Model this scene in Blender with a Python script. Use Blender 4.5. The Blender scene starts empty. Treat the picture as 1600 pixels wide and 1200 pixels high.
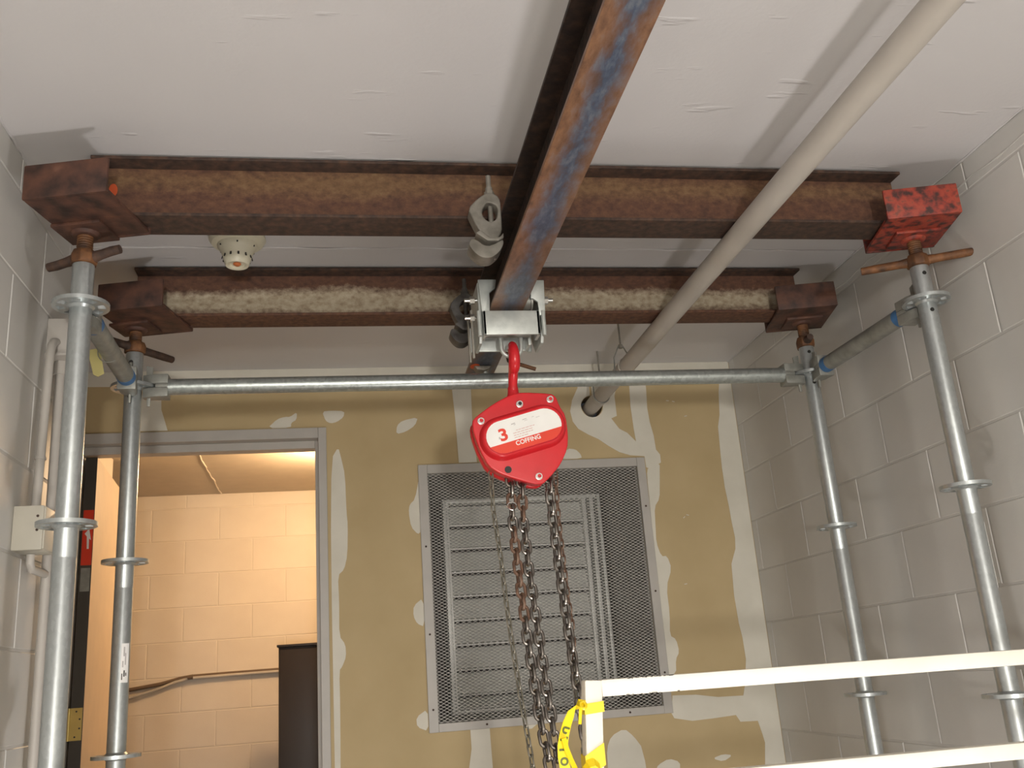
import bpy, bmesh, math, random
from mathutils import Vector, Matrix
random.seed(7)
SC = bpy.context.scene
COL = SC.collection
H = 1.23            # height of the lens above the floor; all z below are given from lens height

# ------------------------------------------------------------------ camera
cam_d = bpy.data.cameras.new('camera'); cam = bpy.data.objects.new('camera', cam_d); COL.objects.link(cam)
R_ = Vector((0.98445502, -0.16063681, -0.071022)); U_ = Vector((0.01996216, -0.29941481, 0.95391419)); F_ = Vector((0.17449877, 0.94050337, 0.29155376))
m = Matrix((R_, U_, -F_)).transposed().to_4x4(); m.translation = (0, 0, H)
cam.matrix_world = m
cam_d.sensor_width = 36; cam_d.lens = 1490.86 / 1600 * 36; cam_d.clip_start = 0.05
SC.camera = cam
# ------------------------------------------------------------------ world, lamps, exposure
W = bpy.data.worlds.new('world'); SC.world = W; W.use_nodes = True
W.node_tree.nodes['Background'].inputs[0].default_value = (0.9, 0.92, 1.0, 1); W.node_tree.nodes['Background'].inputs[1].default_value = 0.02
def lamp(name, loc, power, radius, color):
    d = bpy.data.lights.new(name, 'POINT'); d.energy = power; d.shadow_soft_size = radius; d.color = color
    o = bpy.data.objects.new(name, d); COL.objects.link(o); o.location = (loc[0], loc[1], loc[2] + H); return o
lamp('floor_lamp_light', (0.50, 1.20, -1.08), 44, 0.09, (1.0, 0.965, 0.955))
lamp('rear_lamp_light', (0.20, -3.0, -0.38), 300, 0.12, (1.0, 0.965, 0.91))
lamp('corridor_lamp', (-0.06, 5.05, 1.10), 50, 0.06, (1.0, 0.66, 0.36))
SC.view_settings.view_transform = 'Standard'; SC.view_settings.look = 'None'
SC.view_settings.gamma = 1.0; SC.view_settings.use_curve_mapping = False; SC.view_settings.exposure = 0.0

# ------------------------------------------------------------------ materials
def srgb(r, g, b):
    f = lambda c: (c / 255 / 12.92) if c <= 10 else ((c / 255 + 0.055) / 1.055) ** 2.4
    return (f(r), f(g), f(b), 1)
def new_mat(name, rough=0.6, metal=0.0, spec=0.5):
    mt = bpy.data.materials.new(name); mt.use_nodes = True
    b = mt.node_tree.nodes['Principled BSDF']
    b.inputs['Roughness'].default_value = rough; b.inputs['Metallic'].default_value = metal
    b.inputs['Specular IOR Level'].default_value = spec
    return mt, mt.node_tree, b
def noise_mat(name, stops, scale=8, rough=0.6, metal=0.0, detail=6, bump=0.0, bscale=None, stretch=(1, 1, 1), rvar=0.0, spec=0.5, voronoi=False, bdist=0.002):
    mt, nt, b = new_mat(name, rough, metal, spec)
    N = nt.nodes; L = nt.links
    tc = N.new('ShaderNodeTexCoord'); mp = N.new('ShaderNodeMapping'); mp.inputs['Scale'].default_value = stretch
    L.new(tc.outputs['Object'], mp.inputs['Vector'])
    if voronoi:
        nz = N.new('ShaderNodeTexVoronoi'); nz.inputs['Scale'].default_value = scale
        out = N.new('ShaderNodeRGBToBW'); L.new(nz.outputs['Color'], out.inputs[0]); fac = out.outputs[0]
    else:
        nz = N.new('ShaderNodeTexNoise'); nz.inputs['Scale'].default_value = scale; nz.inputs['Detail'].default_value = detail; fac = nz.outputs['Fac']
    L.new(mp.outputs[0], nz.inputs['Vector'])
    cr = N.new('ShaderNodeValToRGB'); L.new(fac, cr.inputs[0])
    el = cr.color_ramp.elements
    while len(el) < len(stops): el.new(0.5)
    for e, (p, c) in zip(el, stops): e.position = p; e.color = c
    L.new(cr.outputs[0], b.inputs['Base Color'])
    if rvar:
        mr = N.new('ShaderNodeMapRange'); mr.inputs['To Min'].default_value = rough - rvar; mr.inputs['To Max'].default_value = rough + rvar
        L.new(fac, mr.inputs['Value']); L.new(mr.outputs[0], b.inputs['Roughness'])
    if bump:
        n2 = N.new('ShaderNodeTexNoise'); n2.inputs['Scale'].default_value = bscale or scale * 4; n2.inputs['Detail'].default_value = 4
        L.new(mp.outputs[0], n2.inputs['Vector'])
        bp = N.new('ShaderNodeBump'); bp.inputs['Strength'].default_value = bump; bp.inputs['Distance'].default_value = bdist
        L.new(n2.outputs['Fac'], bp.inputs['Height']); L.new(bp.outputs[0], b.inputs['Normal'])
    return mt
def plain(name, c, rough=0.5, metal=0.0, bump=0.0, bscale=60):
    d = tuple(x * 0.93 for x in c[:3]) + (1,)
    return noise_mat(name, [(0.35, d), (0.65, c)], scale=12, rough=rough, metal=metal, bump=bump, bscale=bscale, rvar=0.05)

def ceiling_material():
    mt, nt, b = new_mat('painted_concrete_ceiling', 0.55); N = nt.nodes; L = nt.links
    tc = N.new('ShaderNodeTexCoord')
    n1 = N.new('ShaderNodeTexNoise'); n1.inputs['Scale'].default_value = 3; L.new(tc.outputs['Object'], n1.inputs['Vector'])
    cr = N.new('ShaderNodeValToRGB'); cr.color_ramp.elements[0].color = (0.62, 0.60, 0.60, 1); cr.color_ramp.elements[1].color = (0.68, 0.665, 0.665, 1)
    L.new(n1.outputs['Fac'], cr.inputs[0]); L.new(cr.outputs[0], b.inputs['Base Color'])
    # fine grain plus sparse trowel ridges
    n2 = N.new('ShaderNodeTexNoise'); n2.inputs['Scale'].default_value = 90; L.new(tc.outputs['Object'], n2.inputs['Vector'])
    mp = N.new('ShaderNodeMapping'); mp.inputs['Scale'].default_value = (5, 24, 1); mp.inputs['Rotation'].default_value = (0, 0, 0.1); L.new(tc.outputs['Object'], mp.inputs['Vector'])
    n3 = N.new('ShaderNodeTexNoise'); n3.inputs['Scale'].default_value = 1.0; n3.inputs['Detail'].default_value = 3; L.new(mp.outputs[0], n3.inputs['Vector'])
    mr = N.new('ShaderNodeMapRange'); mr.inputs['From Min'].default_value = 0.67; mr.inputs['From Max'].default_value = 0.74; L.new(n3.outputs['Fac'], mr.inputs['Value'])
    ad = N.new('ShaderNodeMath'); ad.operation = 'MULTIPLY_ADD'; ad.inputs[1].default_value = 4.0; L.new(mr.outputs[0], ad.inputs[0]); L.new(n2.outputs['Fac'], ad.inputs[2])
    bp = N.new('ShaderNodeBump'); bp.inputs['Strength'].default_value = 0.5; bp.inputs['Distance'].default_value = 0.0008
    L.new(ad.outputs[0], bp.inputs['Height']); L.new(bp.outputs[0], b.inputs['Normal'])
    return mt
def banded(name, axis, lo, hi, soft, inner, outer, scale=18, rough=0.55, metal=0.0, streak=(1, 1, 1), nz_amp=0.6, spec=0.5):
    """two worn surfaces: `inner` stops where |axis| lies between lo and hi (object space), `outer` stops elsewhere; the border is broken up by noise"""
    mt, nt, b = new_mat(name, rough, metal, spec); N = nt.nodes; L = nt.links
    tc = N.new('ShaderNodeTexCoord'); sp = N.new('ShaderNodeSeparateXYZ'); L.new(tc.outputs['Object'], sp.inputs[0])
    mp = N.new('ShaderNodeMapping'); mp.inputs['Scale'].default_value = streak; L.new(tc.outputs['Object'], mp.inputs['Vector'])
    nz = N.new('ShaderNodeTexNoise'); nz.inputs['Scale'].default_value = scale; nz.inputs['Detail'].default_value = 8; nz.inputs['Roughness'].default_value = 0.65; L.new(mp.outputs[0], nz.inputs['Vector'])
    big = N.new('ShaderNodeTexNoise'); big.inputs['Scale'].default_value = 2.6; L.new(tc.outputs['Object'], big.inputs['Vector'])
    c = (lo + hi) / 2; hw = (hi - lo) / 2
    s = N.new('ShaderNodeMath'); s.operation = 'SUBTRACT'; s.inputs[1].default_value = c; L.new(sp.outputs[axis], s.inputs[0])
    a = N.new('ShaderNodeMath'); a.operation = 'ABSOLUTE'; L.new(s.outputs[0], a.inputs[0])
    mr = N.new('ShaderNodeMapRange'); mr.inputs['From Min'].default_value = hw + soft; mr.inputs['From Max'].default_value = hw - soft; L.new(a.outputs[0], mr.inputs['Value'])
    mr.clamp = False
    t = N.new('ShaderNodeMath'); t.operation = 'MULTIPLY_ADD'; t.inputs[1].default_value = nz_amp * 4; t.inputs[2].default_value = -nz_amp * 2; L.new(nz.outputs['Fac'], t.inputs[0])
    t2 = N.new('ShaderNodeMath'); t2.operation = 'MULTIPLY_ADD'; t2.inputs[1].default_value = nz_amp * 5; t2.inputs[2].default_value = -nz_amp * 2.5; L.new(big.outputs['Fac'], t2.inputs[0])
    ad = N.new('ShaderNodeMath'); ad.operation = 'ADD'; L.new(mr.outputs[0], ad.inputs[0]); L.new(t.outputs[0], ad.inputs[1])
    ad2 = N.new('ShaderNodeMath'); ad2.operation = 'ADD'; ad2.use_clamp = True; L.new(ad.outputs[0], ad2.inputs[0]); L.new(t2.outputs[0], ad2.inputs[1])
    rs = []
    for st in (outer, inner):
        cr = N.new('ShaderNodeValToRGB'); el = cr.color_ramp.elements
        while len(el) < len(st): el.new(0.5)
        for e, (p, cc) in zip(el, st): e.position = p; e.color = cc
        L.new(nz.outputs['Fac'], cr.inputs[0]); rs.append(cr)
    mx = N.new('ShaderNodeMixRGB'); L.new(ad2.outputs[0], mx.inputs[0]); L.new(rs[0].outputs[0], mx.inputs[1]); L.new(rs[1].outputs[0], mx.inputs[2])
    L.new(mx.outputs[0], b.inputs['Base Color'])
    bp = N.new('ShaderNodeBump'); bp.inputs['Strength'].default_value = 0.35; bp.inputs['Distance'].default_value = 0.002
    L.new(nz.outputs['Fac'], bp.inputs['Height']); L.new(bp.outputs[0], b.inputs['Normal'])
    return mt
RUST = [(0.28, (0.055, 0.026, 0.017, 1)), (0.48, (0.105, 0.046, 0.027, 1)), (0.62, (0.140, 0.064, 0.034, 1)), (0.80, (0.19, 0.100, 0.055, 1))]
RUSTD = [(0.30, (0.032, 0.020, 0.015, 1)), (0.50, (0.060, 0.034, 0.024, 1)), (0.70, (0.10, 0.052, 0.032, 1))]
M = {
 'ceiling': ceiling_material(),
 'wall': noise_mat('painted_block', [(0.3, (0.555, 0.545, 0.515, 1)), (0.7, (0.605, 0.59, 0.56, 1))], scale=5, rough=0.45, bump=0.25, bscale=160, bdist=0.001),
 'mortar': plain('painted_mortar', (0.55, 0.535, 0.505, 1), 0.6),
 'corr': noise_mat('painted_corridor_block', [(0.3, (0.60, 0.54, 0.46, 1)), (0.7, (0.66, 0.60, 0.51, 1))], scale=4, rough=0.5, bump=0.2, bscale=120, bdist=0.001),
 'corrc': plain('corridor_ceiling_paint', (0.50, 0.44, 0.36, 1), 0.6),
 'drywall': noise_mat('drywall_paper', [(0.3, (0.47, 0.36, 0.19, 1)), (0.7, (0.54, 0.42, 0.235, 1))], scale=3.5, rough=0.8, bump=0.1, bscale=200, bdist=0.0006),
 'compound': noise_mat('joint_compound', [(0.3, (0.64, 0.61, 0.52, 1)), (0.7, (0.74, 0.71, 0.62, 1))], scale=6, rough=0.75, bump=0.25, bscale=40, bdist=0.001),
 'trimpaint': plain('grey_trim_paint', (0.47, 0.445, 0.41, 1), 0.45),
 'floor': noise_mat('concrete_floor', [(0.3, (0.22, 0.20, 0.18, 1)), (0.7, (0.32, 0.30, 0.27, 1))], scale=6, rough=0.7),
 'galv': noise_mat('galvanised_tube', [(0.2, (0.475, 0.51, 0.515, 1)), (0.9, (0.54, 0.575, 0.58, 1))], scale=150, rough=0.30, metal=0.72, voronoi=True, rvar=0.015, stretch=(1, 1, 0.6)),
 'galvdull': noise_mat('dull_galvanised', [(0.3, (0.24, 0.245, 0.22, 1)), (0.7, (0.36, 0.36, 0.33, 1))], scale=30, rough=0.5, metal=0.5, bump=0.2, bscale=90),
 'galvbar': noise_mat('galvanised_ledger', [(0.0, (0.36, 0.39, 0.38, 1)), (1.0, (0.52, 0.56, 0.54, 1))], scale=110, rough=0.33, metal=0.7, voronoi=True, rvar=0.05, bump=0.3, bscale=60),
 'cast': noise_mat('cast_clamp_metal', [(0.3, (0.17, 0.155, 0.13, 1)), (0.7, (0.33, 0.31, 0.27, 1))], scale=26, rough=0.55, metal=0.35, bump=0.4, bscale=60),
 'castdark': noise_mat('dark_cast_clamp_metal', [(0.3, (0.09, 0.085, 0.08, 1)), (0.7, (0.20, 0.19, 0.18, 1))], scale=26, rough=0.55, metal=0.4, bump=0.4, bscale=60),
 'zinc': noise_mat('zinc_plate', [(0.3, (0.50, 0.53, 0.51, 1)), (0.7, (0.63, 0.66, 0.63, 1))], scale=40, rough=0.42, metal=0.55, bump=0.1),
 'chrome': plain('bright_bolt_metal', (0.78, 0.78, 0.76, 1), 0.2, 1.0),
 'rust': noise_mat('brown_rust', RUST, scale=60, rough=0.75, detail=9, bump=0.6, bscale=90),
 'rustd': noise_mat('dark_rust', RUSTD, scale=50, rough=0.75, detail=9, bump=0.6, bscale=90),
 'rustshade': noise_mat('shade_darkened_rust', [(0.32, (0.012, 0.007, 0.006, 1)), (0.50, (0.026, 0.014, 0.010, 1)), (0.70, (0.055, 0.028, 0.018, 1))], scale=40, rough=0.7, detail=9, bump=0.6, bscale=90),  # rust with the shade on the runway beam's web darkened into its colour
 'rustjack': noise_mat('orange_rust', [(0.35, (0.06, 0.028, 0.014, 1)), (0.55, (0.15, 0.062, 0.022, 1)), (0.7, (0.24, 0.105, 0.04, 1))], scale=30, rough=0.65, bump=0.5, bscale=80),
 'rusthead': noise_mat('dark_red_rust', [(0.32, (0.030, 0.016, 0.012, 1)), (0.5, (0.078, 0.034, 0.023, 1)), (0.66, (0.118, 0.050, 0.030, 1)), (0.78, (0.17, 0.08, 0.05, 1))], scale=24, rough=0.62, bump=0.5, bscale=70),
 'redhead': noise_mat('worn_red_paint', [(0.36, (0.055, 0.022, 0.018, 1)), (0.46, (0.20, 0.036, 0.026, 1)), (0.52, (0.30, 0.042, 0.026, 1)), (0.60, (0.36, 0.060, 0.032, 1)), (0.70, (0.16, 0.05, 0.035, 1))], scale=42, rough=0.5, bump=0.3, bscale=80),
 'pipe': plain('cream_pipe_paint', (0.50, 0.46, 0.41, 1), 0.5),
 'cream': plain('cream_plastic', (0.66, 0.62, 0.48, 1), 0.4),
 'boxpaint': plain('cream_box_paint', (0.55, 0.52, 0.44, 1), 0.5),
 'conduit': plain('painted_conduit', (0.46, 0.43, 0.39, 1), 0.45),
 'copper': plain('copper', (0.80, 0.42, 0.24, 1), 0.3, 0.9),
 'red': plain('red_enamel', (0.66, 0.020, 0.028, 1), 0.24),
 'redlabel': plain('red_label_print', (0.78, 0.05, 0.02, 1), 0.35),
 'white': plain('white_label', (0.90, 0.89, 0.86, 1), 0.3),
 'greyprint': plain('faded_grey_print', (0.50, 0.47, 0.46, 1), 0.5),
 'pinkprint': plain('faded_pink_print', (0.72, 0.47, 0.44, 1), 0.5),
 'black': plain('black', (0.015, 0.014, 0.013, 1), 0.5),
 'link': noise_mat('chain_steel', [(0.35, (0.15, 0.13, 0.115, 1)), (0.65, (0.29, 0.265, 0.24, 1))], scale=50, rough=0.28, metal=0.88),
 'handlink': noise_mat('hand_chain_steel', [(0.35, (0.17, 0.16, 0.12, 1)), (0.65, (0.30, 0.28, 0.23, 1))], scale=50, rough=0.38, metal=0.6),
 'rustlink': noise_mat('rusty_chain_steel', [(0.35, (0.09, 0.048, 0.03, 1)), (0.55, (0.18, 0.10, 0.065, 1)), (0.7, (0.28, 0.20, 0.15, 1))], scale=60, rough=0.6, metal=0.2),
 'louver': noise_mat('galvanised_louver', [(0.3, (0.66, 0.66, 0.63, 1)), (0.7, (0.78, 0.78, 0.74, 1))], scale=8, rough=0.4, metal=0.2),
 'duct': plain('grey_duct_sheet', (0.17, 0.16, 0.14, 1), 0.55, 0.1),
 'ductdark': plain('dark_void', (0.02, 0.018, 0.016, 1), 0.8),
 'mesh': plain('grey_painted_mesh', (0.52, 0.50, 0.46, 1), 0.5),
 'gate': plain('cream_white_gate_paint', (0.88, 0.84, 0.74, 1), 0.35),
 'scuff': plain('bare_scuffed_metal', (0.10, 0.09, 0.08, 1), 0.6),
 'tape': plain('yellow_tape', (0.90, 0.66, 0.01, 1), 0.35),
 'tapeink': plain('tape_ink', (0.10, 0.12, 0.02, 1), 0.5),
 'blue': plain('blue_paint', (0.05, 0.16, 0.36, 1), 0.5),
 'orange': plain('orange_spray_paint', (0.75, 0.12, 0.03, 1), 0.6),
 'doortan': plain('tan_door_paint', (0.62, 0.50, 0.36, 1), 0.5),
 'dooredge': plain('dark_door_edge', (0.060, 0.052, 0.042, 1), 0.5),
 'brass': plain('brass', (0.72, 0.56, 0.20, 1), 0.35, 0.6),
 'cabinet': plain('dark_brown_cabinet', (0.018, 0.013, 0.012, 1), 0.4),
 'cable': plain('brown_cable', (0.13, 0.09, 0.06, 1), 0.6),
 'yellow': plain('pale_yellow_tag', (0.62, 0.55, 0.22, 1), 0.5),
 'sensor': plain('orange_sensor', (0.55, 0.16, 0.05, 1), 0.4),
}
BLUE = [(0.35, (0.030, 0.042, 0.068, 1)), (0.5, (0.060, 0.080, 0.125, 1)), (0.65, (0.13, 0.145, 0.175, 1))]
M['flange'] = banded('mill_scale_flange', 0, -0.018, 0.026, 0.016, BLUE, [(0.3, (0.10, 0.05, 0.03, 1)), (0.5, (0.20, 0.10, 0.055, 1)), (0.7, (0.29, 0.15, 0.075, 1))], scale=34, rough=0.42, streak=(1.8, 0.6, 1), nz_amp=0.75)
M['farweb'] = banded('worn_cream_web', 2, 0.030, 0.092, 0.014, [(0.3, (0.26, 0.19, 0.12, 1)), (0.5, (0.40, 0.33, 0.23, 1)), (0.7, (0.50, 0.43, 0.32, 1))], RUST, scale=60, rough=0.7, streak=(0.8, 1, 1.1), nz_amp=0.35)
M['nearweb'] = banded('ochre_rust_web', 2, 0.095, 0.135, 0.02, [(0.3, (0.11, 0.058, 0.028, 1)), (0.5, (0.165, 0.090, 0.042, 1)), (0.7, (0.21, 0.125, 0.062, 1))], RUST, scale=55, rough=0.75, streak=(0.8, 1, 1.1), nz_amp=0.35)

# ------------------------------------------------------------------ mesh builder
class MB:
    def __init__(s): s.v = []; s.f = []
    def add(s, vs, fs):
        o = len(s.v); s.v += [tuple(v) for v in vs]; s.f += [tuple(i + o for i in f) for f in fs]; return s
    def box(s, x0, x1, y0, y1, z0, z1, mat=None):
        vs = [Vector((x, y, z)) for x in (x0, x1) for y in (y0, y1) for z in (z0, z1)]
        if mat is not None: vs = [mat @ v for v in vs]
        return s.add(vs, [(0, 1, 3, 2), (4, 6, 7, 5), (0, 4, 5, 1), (2, 3, 7, 6), (0, 2, 6, 4), (1, 5, 7, 3)])
    def tube(s, pts, r, n=16, closed=False, caps=True, flat=None, ref=None):
        pts = [Vector(p) for p in pts]; k = len(pts); rs = r if isinstance(r, (list, tuple)) else [r] * k
        rings = []; up = None
        for i, p in enumerate(pts):
            if closed: t = pts[(i + 1) % k] - pts[i - 1]
            else: t = pts[min(i + 1, k - 1)] - pts[max(i - 1, 0)]
            t.normalize()
            if up is None:
                up = Vector(ref) if ref else (Vector((0, 0, 1)) if abs(t.z) < 0.9 else Vector((0, 1, 0)))
            a = t.cross(up); 
            if a.length < 1e-6: a = t.orthogonal()
            a.normalize(); b = a.cross(t).normalized(); up = b
            fa, fb = flat if flat else (1, 1)
            rings.append([p + (a * math.cos(2 * math.pi * j / n) * fa + b * math.sin(2 * math.pi * j / n) * fb) * rs[i] for j in range(n)])
        vs = [v for rg in rings for v in rg]; fs = []
        for i in range(k if closed else k - 1):
            i2 = (i + 1) % k
            for j in range(n): fs.append((i * n + j, i * n + (j + 1) % n, i2 * n + (j + 1) % n, i2 * n + j))
        if caps and not closed: fs += [tuple(reversed(range(n))), tuple((k - 1) * n + j for j in range(n))]
        return s.add(vs, fs)
    def cyl(s, p0, p1, r, n=20, r2=None): return s.tube([p0, p1], [r, r if r2 is None else r2], n)
    def prism(s, pts, fn, d0, d1):
        """2-D outline (counter-clockwise) placed by fn(u, v, depth), extruded from d0 to d1"""
        n = len(pts); vs = [fn(u, v, d0) for u, v in pts] + [fn(u, v, d1) for u, v in pts]
        fs = [tuple(range(n)), tuple(reversed(range(n, 2 * n)))] + [(i, i + n, (i + 1) % n + n, (i + 1) % n) for i in range(n)]
        return s.add(vs, fs)
    def loop(s, outer, inner, fn, d0, d1):
        """ring with a hole: outer and inner outlines of equal count"""
        n = len(outer); vs = [fn(u, v, d) for d in (d0, d1) for pl in (outer, inner) for u, v in pl]; fs = []
        for i in range(n):
            j = (i + 1) % n
            fs += [(i, j, n + j, n + i), (2 * n + i, 3 * n + i, 3 * n + j, 2 * n + j), (i, 2 * n + i, 2 * n + j, j), (n + i, n + j, 3 * n + j, 3 * n + i)]
        return s.add(vs, fs)
    def lathe(s, prof, c, n=32):
        vs = [(c[0] + r * math.cos(2 * math.pi * j / n), c[1] + r * math.sin(2 * math.pi * j / n), c[2] + z) for r, z in prof for j in range(n)]; fs = []
        for i in range(len(prof) - 1):
            for j in range(n): fs.append((i * n + j, i * n + (j + 1) % n, (i + 1) * n + (j + 1) % n, (i + 1) * n + j))
        fs += [tuple(reversed(range(n))), tuple((len(prof) - 1) * n + j for j in range(n))]
        return s.add(vs, fs)
def wloc(o):
    p = Vector((0, 0, 0))
    while o is not None: p += o.location; o = o.parent
    return p
def to_mesh(name, mb, mat, off, smooth=True, bevel=0.0, seg=2):
    me = bpy.data.meshes.new(name); me.from_pydata([(x - off[0], y - off[1], z - off[2]) for x, y, z in mb.v], [], mb.f)
    bm = bmesh.new(); bm.from_mesh(me); bmesh.ops.recalc_face_normals(bm, faces=bm.faces)
    if bevel:
        es = [e for e in bm.edges if len(e.link_faces) == 2 and e.calc_face_angle(0) > 0.5]
        bmesh.ops.bevel(bm, geom=es, offset=bevel, segments=seg, affect='EDGES', clamp_overlap=True, profile=0.6)
    bm.to_mesh(me); bm.free()
    me.materials.append(M[mat] if isinstance(mat, str) else mat)
    if smooth: me.shade_smooth(); me.set_sharp_from_angle(angle=math.radians(38))
    me.update(); return me
def obj(name, mb, mat, parent=None, origin=None, smooth=True, bevel=0.0, seg=2):
    """mb is given in room coordinates with z counted from lens height"""
    if parent is not None: base = wloc(parent); off = (base.x, base.y, base.z - H); loc = (0, 0, 0)
    else: origin = origin or (0, 0, -H); off = origin; loc = (origin[0], origin[1], origin[2] + H)
    o = bpy.data.objects.new(name, to_mesh(name, mb, mat, off, smooth, bevel, seg)); o.location = loc; COL.objects.link(o)
    if parent is not None: o.parent = parent
    return o
def thing(name, label, cat, origin, group=None):
    o = bpy.data.objects.new(name, None); COL.objects.link(o); o.empty_display_size = 0.05
    o.location = (origin[0], origin[1], origin[2] + H); o['label'] = label; o['category'] = cat
    if group: o['group'] = group
    return o
def tag(o, label, cat, group=None):
    o['label'] = label; o['category'] = cat
    if group: o['group'] = group
    return o
def struct(o): o['kind'] = 'structure'; return o
def kids(o): return [c for c in bpy.data.objects if c.parent == o]
def copy_thing(root, loc, label):
    r = root.copy(); COL.objects.link(r); r.location = (loc[0], loc[1], loc[2] + H); r['label'] = label
    for ch in kids(root):
        c = ch.copy(); COL.objects.link(c); c.parent = r
        for g in kids(ch):
            d = g.copy(); COL.objects.link(d); d.parent = c
    return r
def text_mb(txt, size, fn, depth=0.0004, shear=0.0, offset=0.0):
    """lettering as solid geometry; fn(u, v, d) places it"""
    cu = bpy.data.curves.new('lettering', 'FONT'); cu.body = txt; cu.size = size; cu.align_x = 'CENTER'; cu.align_y = 'CENTER'; cu.offset = offset; cu.resolution_u = 3; cu.shear = shear
    to = bpy.data.objects.new('lettering', cu); COL.objects.link(to); dg = bpy.context.evaluated_depsgraph_get(); dg.update()
    me = bpy.data.meshes.new_from_object(to.evaluated_get(dg)); mb = MB()
    bm = bmesh.new(); bm.from_mesh(me); bmesh.ops.remove_doubles(bm, verts=bm.verts, dist=1e-6)
    r = bmesh.ops.extrude_face_region(bm, geom=list(bm.faces))
    for v in r['geom']:
        if isinstance(v, bmesh.types.BMVert): v.co.z += depth
    bm.verts.index_update()
    mb.add([fn(v.co.x, v.co.y, v.co.z) for v in bm.verts], [tuple(v.index for v in f.verts) for f in bm.faces]); bm.free()
    bpy.data.objects.remove(to); bpy.data.curves.remove(cu); bpy.data.meshes.remove(me); return mb

# ------------------------------------------------------------------ room shell
ZC = 1.236; ZF = -H; XR = 1.650; XL = -0.724; YB = 3.723; YF = -4.4; XA = -1.75; YL = 2.60
f_ = struct(obj('floor', MB().box(-2.0, 1.9, -4.6, 6.6, ZF - 0.1, ZF), 'floor', smooth=False))
c_ = MB().box(-2.0, 1.9, -4.6, 2.598, ZC, ZC + 0.1).box(-2.0, 1.9, 2.604, YB + 0.1, ZC, ZC + 0.1).box(-2.0, 1.9, 2.598, 2.604, ZC + 0.004, ZC + 0.1)
struct(obj('ceiling', c_, 'ceiling', smooth=False))
bead = MB(); 
for a, b_, k in ((-1.7, 1.62, 60),):
    pts = [(a + (b_ - a) * i / k, 2.601 + 0.003 * random.uniform(-1, 1), ZC - 0.0008 + random.uniform(-0.001, 0.001)) for i in range(k + 1)]
    bead.tube(pts, [random.uniform(0.0015, 0.0042) for _ in pts], 6)
struct(obj('trim_1', bead, 'ceiling'))
for nm, x, y0, y1, r0 in (('trim_2', XR - 0.001, 0.3, YB, 0.0035), ('trim_3', XL + 0.001, 0.3, YL, 0.004)):
    bead = MB(); k = 110
    pts = [(x + random.uniform(-0.0015, 0.0015), y0 + (y1 - y0) * i / k, ZC - 0.001 + random.uniform(-0.0015, 0.001)) for i in range(k + 1)]
    bead.tube(pts, [random.uniform(r0 * 0.5, r0) for _ in pts], 6); struct(obj(nm, bead, 'ceiling'))
bead = MB(); k = 60
pts = [(XR - 0.001, 0.9 + 2.3 * i / k, 1.172 + 0.012 * math.sin(i * 0.9) * random.random()) for i in range(k + 1)]
bead.tube(pts, [random.uniform(0.0012, 0.003) for _ in pts], 6); struct(obj('trim_4', bead, 'wall'))

# block faces laid in running bond on a mortar backing; each block a part of its wall
BM = {}
def block_mesh(w, h, mat):
    key = (round(w, 3), round(h, 3), mat)
    if key not in BM:
        b = 0.003; d = 0.02; hw, hh = w / 2, h / 2
        vs = [(x, 0, z) for x, z in ((-hw + b, -hh + b), (hw - b, -hh + b), (hw - b, hh - b), (-hw + b, hh - b))]
        vs += [(x, b, z) for x, z in ((-hw, -hh), (hw, -hh), (hw, hh), (-hw, hh))] + [(x, d, z) for x, z in ((-hw, -hh), (hw, -hh), (hw, hh), (-hw, hh))]
        fs = [(0, 1, 2, 3)] + [(i, i + 4, (i + 1) % 4 + 4, (i + 1) % 4) for i in range(4)] + [(i + 4, i + 8, (i + 1) % 4 + 8, (i + 1) % 4 + 4) for i in range(4)] + [(11, 10, 9, 8)]
        mb = MB().add(vs, fs); BM[key] = to_mesh('block', mb, mat, (0, 0, 0), smooth=False)
    return BM[key]
def blocks(wall, u0, u1, z0, z1, phase_even, place, rot, mat, joint=0.0045):
    """place(u, z) -> centre of the front face; courses line up with a joint at z = 0.945"""
    k = math.floor((z0 - 0.945) / 0.2032)
    base = wloc(wall)
    while 0.945 + 0.2032 * k < z1 - 0.01:
        a = max(z0, 0.945 + 0.2032 * k); b = min(z1, 0.945 + 0.2032 * (k + 1)); ph = phase_even + (0 if k % 2 else 0.2032)
        i = math.floor((u0 - ph) / 0.4064)
        while ph + 0.4064 * i < u1 - 0.012:
            c = max(u0, ph + 0.4064 * i); d = min(u1, ph + 0.4064 * (i + 1))
            if d - c > 0.03 and b - a > 0.03:
                w = d - c - joint; h = b - a - joint
                o = bpy.data.objects.new('block', block_mesh(w, h, mat)); COL.objects.link(o); o.parent = wall
                x, y, z = place((c + d) / 2, (a + b) / 2); j = random.uniform(-0.0008, 0.0008)
                o.location = (x - base.x, y - base.y, z + H - base.z); o.rotation_euler = (random.uniform(-1, 1) * 0.0015, 0, rot + random.uniform(-1, 1) * 0.0012)
            i += 1
        k += 1
wr = struct(obj('wall_right', MB().box(XR + 0.0020, XR + 0.2, YF - 0.2, YB + 0.12, ZF, ZC + 0.05), 'mortar', origin=(XR, 0, ZF), smooth=False))
blocks(wr, -1.0, YB, ZF, ZC, 2.854, lambda u, z: (XR, u, z), -math.pi / 2, 'wall')
wl = struct(obj('wall_left', MB().box(-2.0, XL - 0.0020, YF - 0.2, YL - 0.0025, ZF, ZC + 0.05), 'mortar', origin=(XL, 0, ZF), smooth=False))
blocks(wl, -1.0, YL, ZF, ZC, 2.12, lambda u, z: (XL, u, z), math.pi / 2, 'wall')
struct(obj('wall_alcove', MB().box(-2.0, XA, YL - 0.0025, YB, ZF, ZC + 0.05), 'mortar', smooth=False))
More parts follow.
